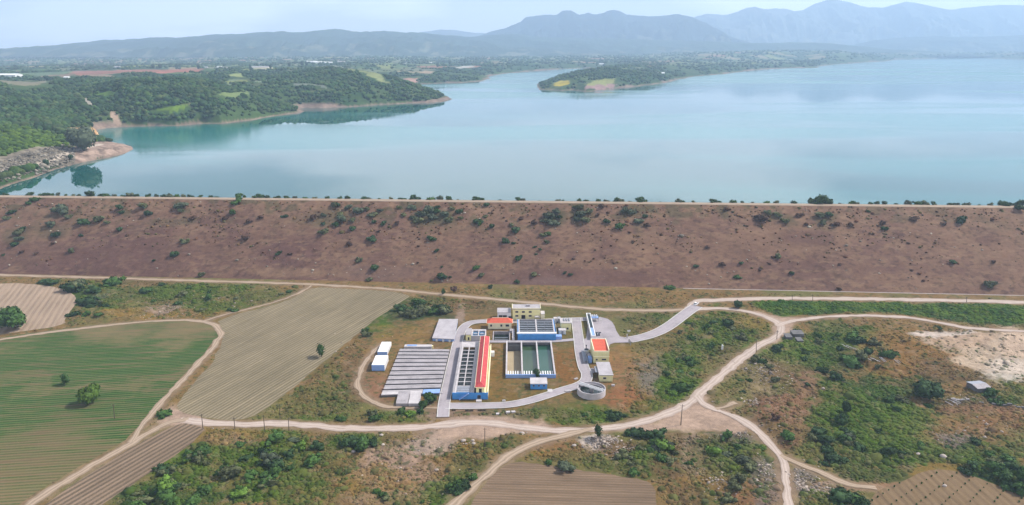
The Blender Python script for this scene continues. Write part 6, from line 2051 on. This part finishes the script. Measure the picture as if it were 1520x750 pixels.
# single trees that stand out on the far shores
def far_tree(px, py, wpx, hpx, color, label, group=None):
    p = far_px(px, py)
    put_tree(px, py, wpx, hpx, color, label, world=(p[0], p[1], p[2]-.3), trunkh=.12, group=group)
far_tree(124, 224, 38, 34, 'grey', "large grey green tree on the lake headland in front of the sandy bluff")
far_tree(110, 212, 12, 18, 'dark', "dark upright tree left of the large grey green lakeside tree")
far_tree(68, 246, 7, 9, 'dark', "small dark tree on the stony shore at the far left")
far_tree(106, 238, 6, 8, 'dark', "tiny dark tree beside the pinkish beach at the left")
for k, (x_, y_) in enumerate([(228,102),(238,102),(262,102),(295,103),(372,104.5),(402,103),(430,99.5),(448,98),(455,98.5),(650,100),(668,97),(690,95)]):
    p = far_px(x_, y_)
    put_tree(x_, y_, 4, 7, 'dark', "tiny distant dark tree on the plain beyond the lake, %s from left" % ORD[k].replace('leftmost', 'first'), world=(p[0], p[1], p[2]-.5), trunkh=.1, group="distant dark trees on the plain")

# distant buildings
FB = [((462,93.5),14,9,WHITE,"long white greenhouse shed on the plain, leftmost of three"),((473,94.5),15,8,WHITE,"long white greenhouse shed on the plain, middle of three"),((486,94.5),12,9,WHITE,"long white greenhouse shed on the plain, rightmost of three"),
      ((506,93),10,8,CONC_L,"pale farm shed right of the three greenhouses"),((385,103),26,8,CREAM,"long cream farm building on the wooded plateau"),((8,115),24,7,WHITE,"long white roofed farm shed at the far left edge"),((98,117),6,6,WHITE,"small white house on the wooded plateau at the left"),
      ((173,101),7,6,CONC_L,"small pale house behind the red field"),((325,101),6,6,WHITE,"white house among trees, left of the cream farm"),((334,102),5,6,CONC_L,"pale house among trees, just left of the cream farm"),((305,101),5,5,CONC_L,"grey white house near the right end of the red field"),
      ((640,94),6,5,WHITE,"tiny white house on the plain behind the lake inlet"),((600,96),5,5,CONC_L,"tiny pale house left of the lake inlet"),((780,76),8,4,WHITE,"tiny white village house beneath the craggy mountain, leftmost"),((788,77),6,4,CONC_L,"tiny pale village house beneath the craggy mountain"),((800,76.5),6,4,WHITE,"tiny white village house right of the first pair"),((870,80),6,4,WHITE,"tiny white house below the middle of the craggy mountain"),
      ((735,78),6,4,CONC_L,"tiny pale house below the left foot of the craggy mountain"),((982,110),9,5,WHITE,"small white house on the wooded peninsula"),((893,96),6,4,WHITE,"tiny white house on the top of the peninsula")]
for (p_, wpx, hpx, mt, lab) in FB:
    p = far_px(*p_)
    dist = math.hypot(p[0], p[1])
    w_ = wpx*dist/1085; h_ = max(3.0, min(6, w_*.12)); d_ = max(8, w_*.6)
    nm = "farm_building" if wpx > 9 else "house"
    t = thing(nm, lab, "building", (p[0]-w_/2, p[1], p[2]-.5), 0, "buildings beyond the lake")
    box("wall", mt, t, 0, w_, 0, d_, 0, h_+.5)
    m = MB(); z0 = h_+.52
    m.add([(-.5,-.5,z0),(w_+.5,-.5,z0),(w_+.5,d_+.5,z0),(-.5,d_+.5,z0),(-.5,d_/2,z0+min(d_*.22, 3.0)),(w_+.5,d_/2,z0+min(d_*.22, 3.0))], [(0,1,5,4),(2,3,4,5),(1,2,5),(3,0,4),(3,2,1,0)])
    m.build("roof", WHITE if mt is WHITE else SLAB, t)

# ================================================================== THE AIR
hz = MB().box(-14500, 14500, -60, 15500, -14, 1150).build("haze", bpy.data.materials.new("haze_air"))
hm = hz.data.materials[0]; hm.use_nodes = True
nt = hm.node_tree
for n in list(nt.nodes): nt.nodes.remove(n)
ho = nt.nodes.new("ShaderNodeOutputMaterial"); hv = nt.nodes.new("ShaderNodeVolumePrincipled")
hv.inputs['Color'].default_value = (0.55, 0.74, 1.0, 1)
hv.inputs['Density'].default_value = 0.00012
hv.inputs['Anisotropy'].default_value = 0.15
nt.links.new(hv.outputs[0], ho.inputs['Volume'])
tag(hz, "pale blue haze that fades the far hills and mountains", "haze", kind="stuff")
print("objects", len(bpy.data.objects), "plants", len(PLANTS), "saplings", nsap)
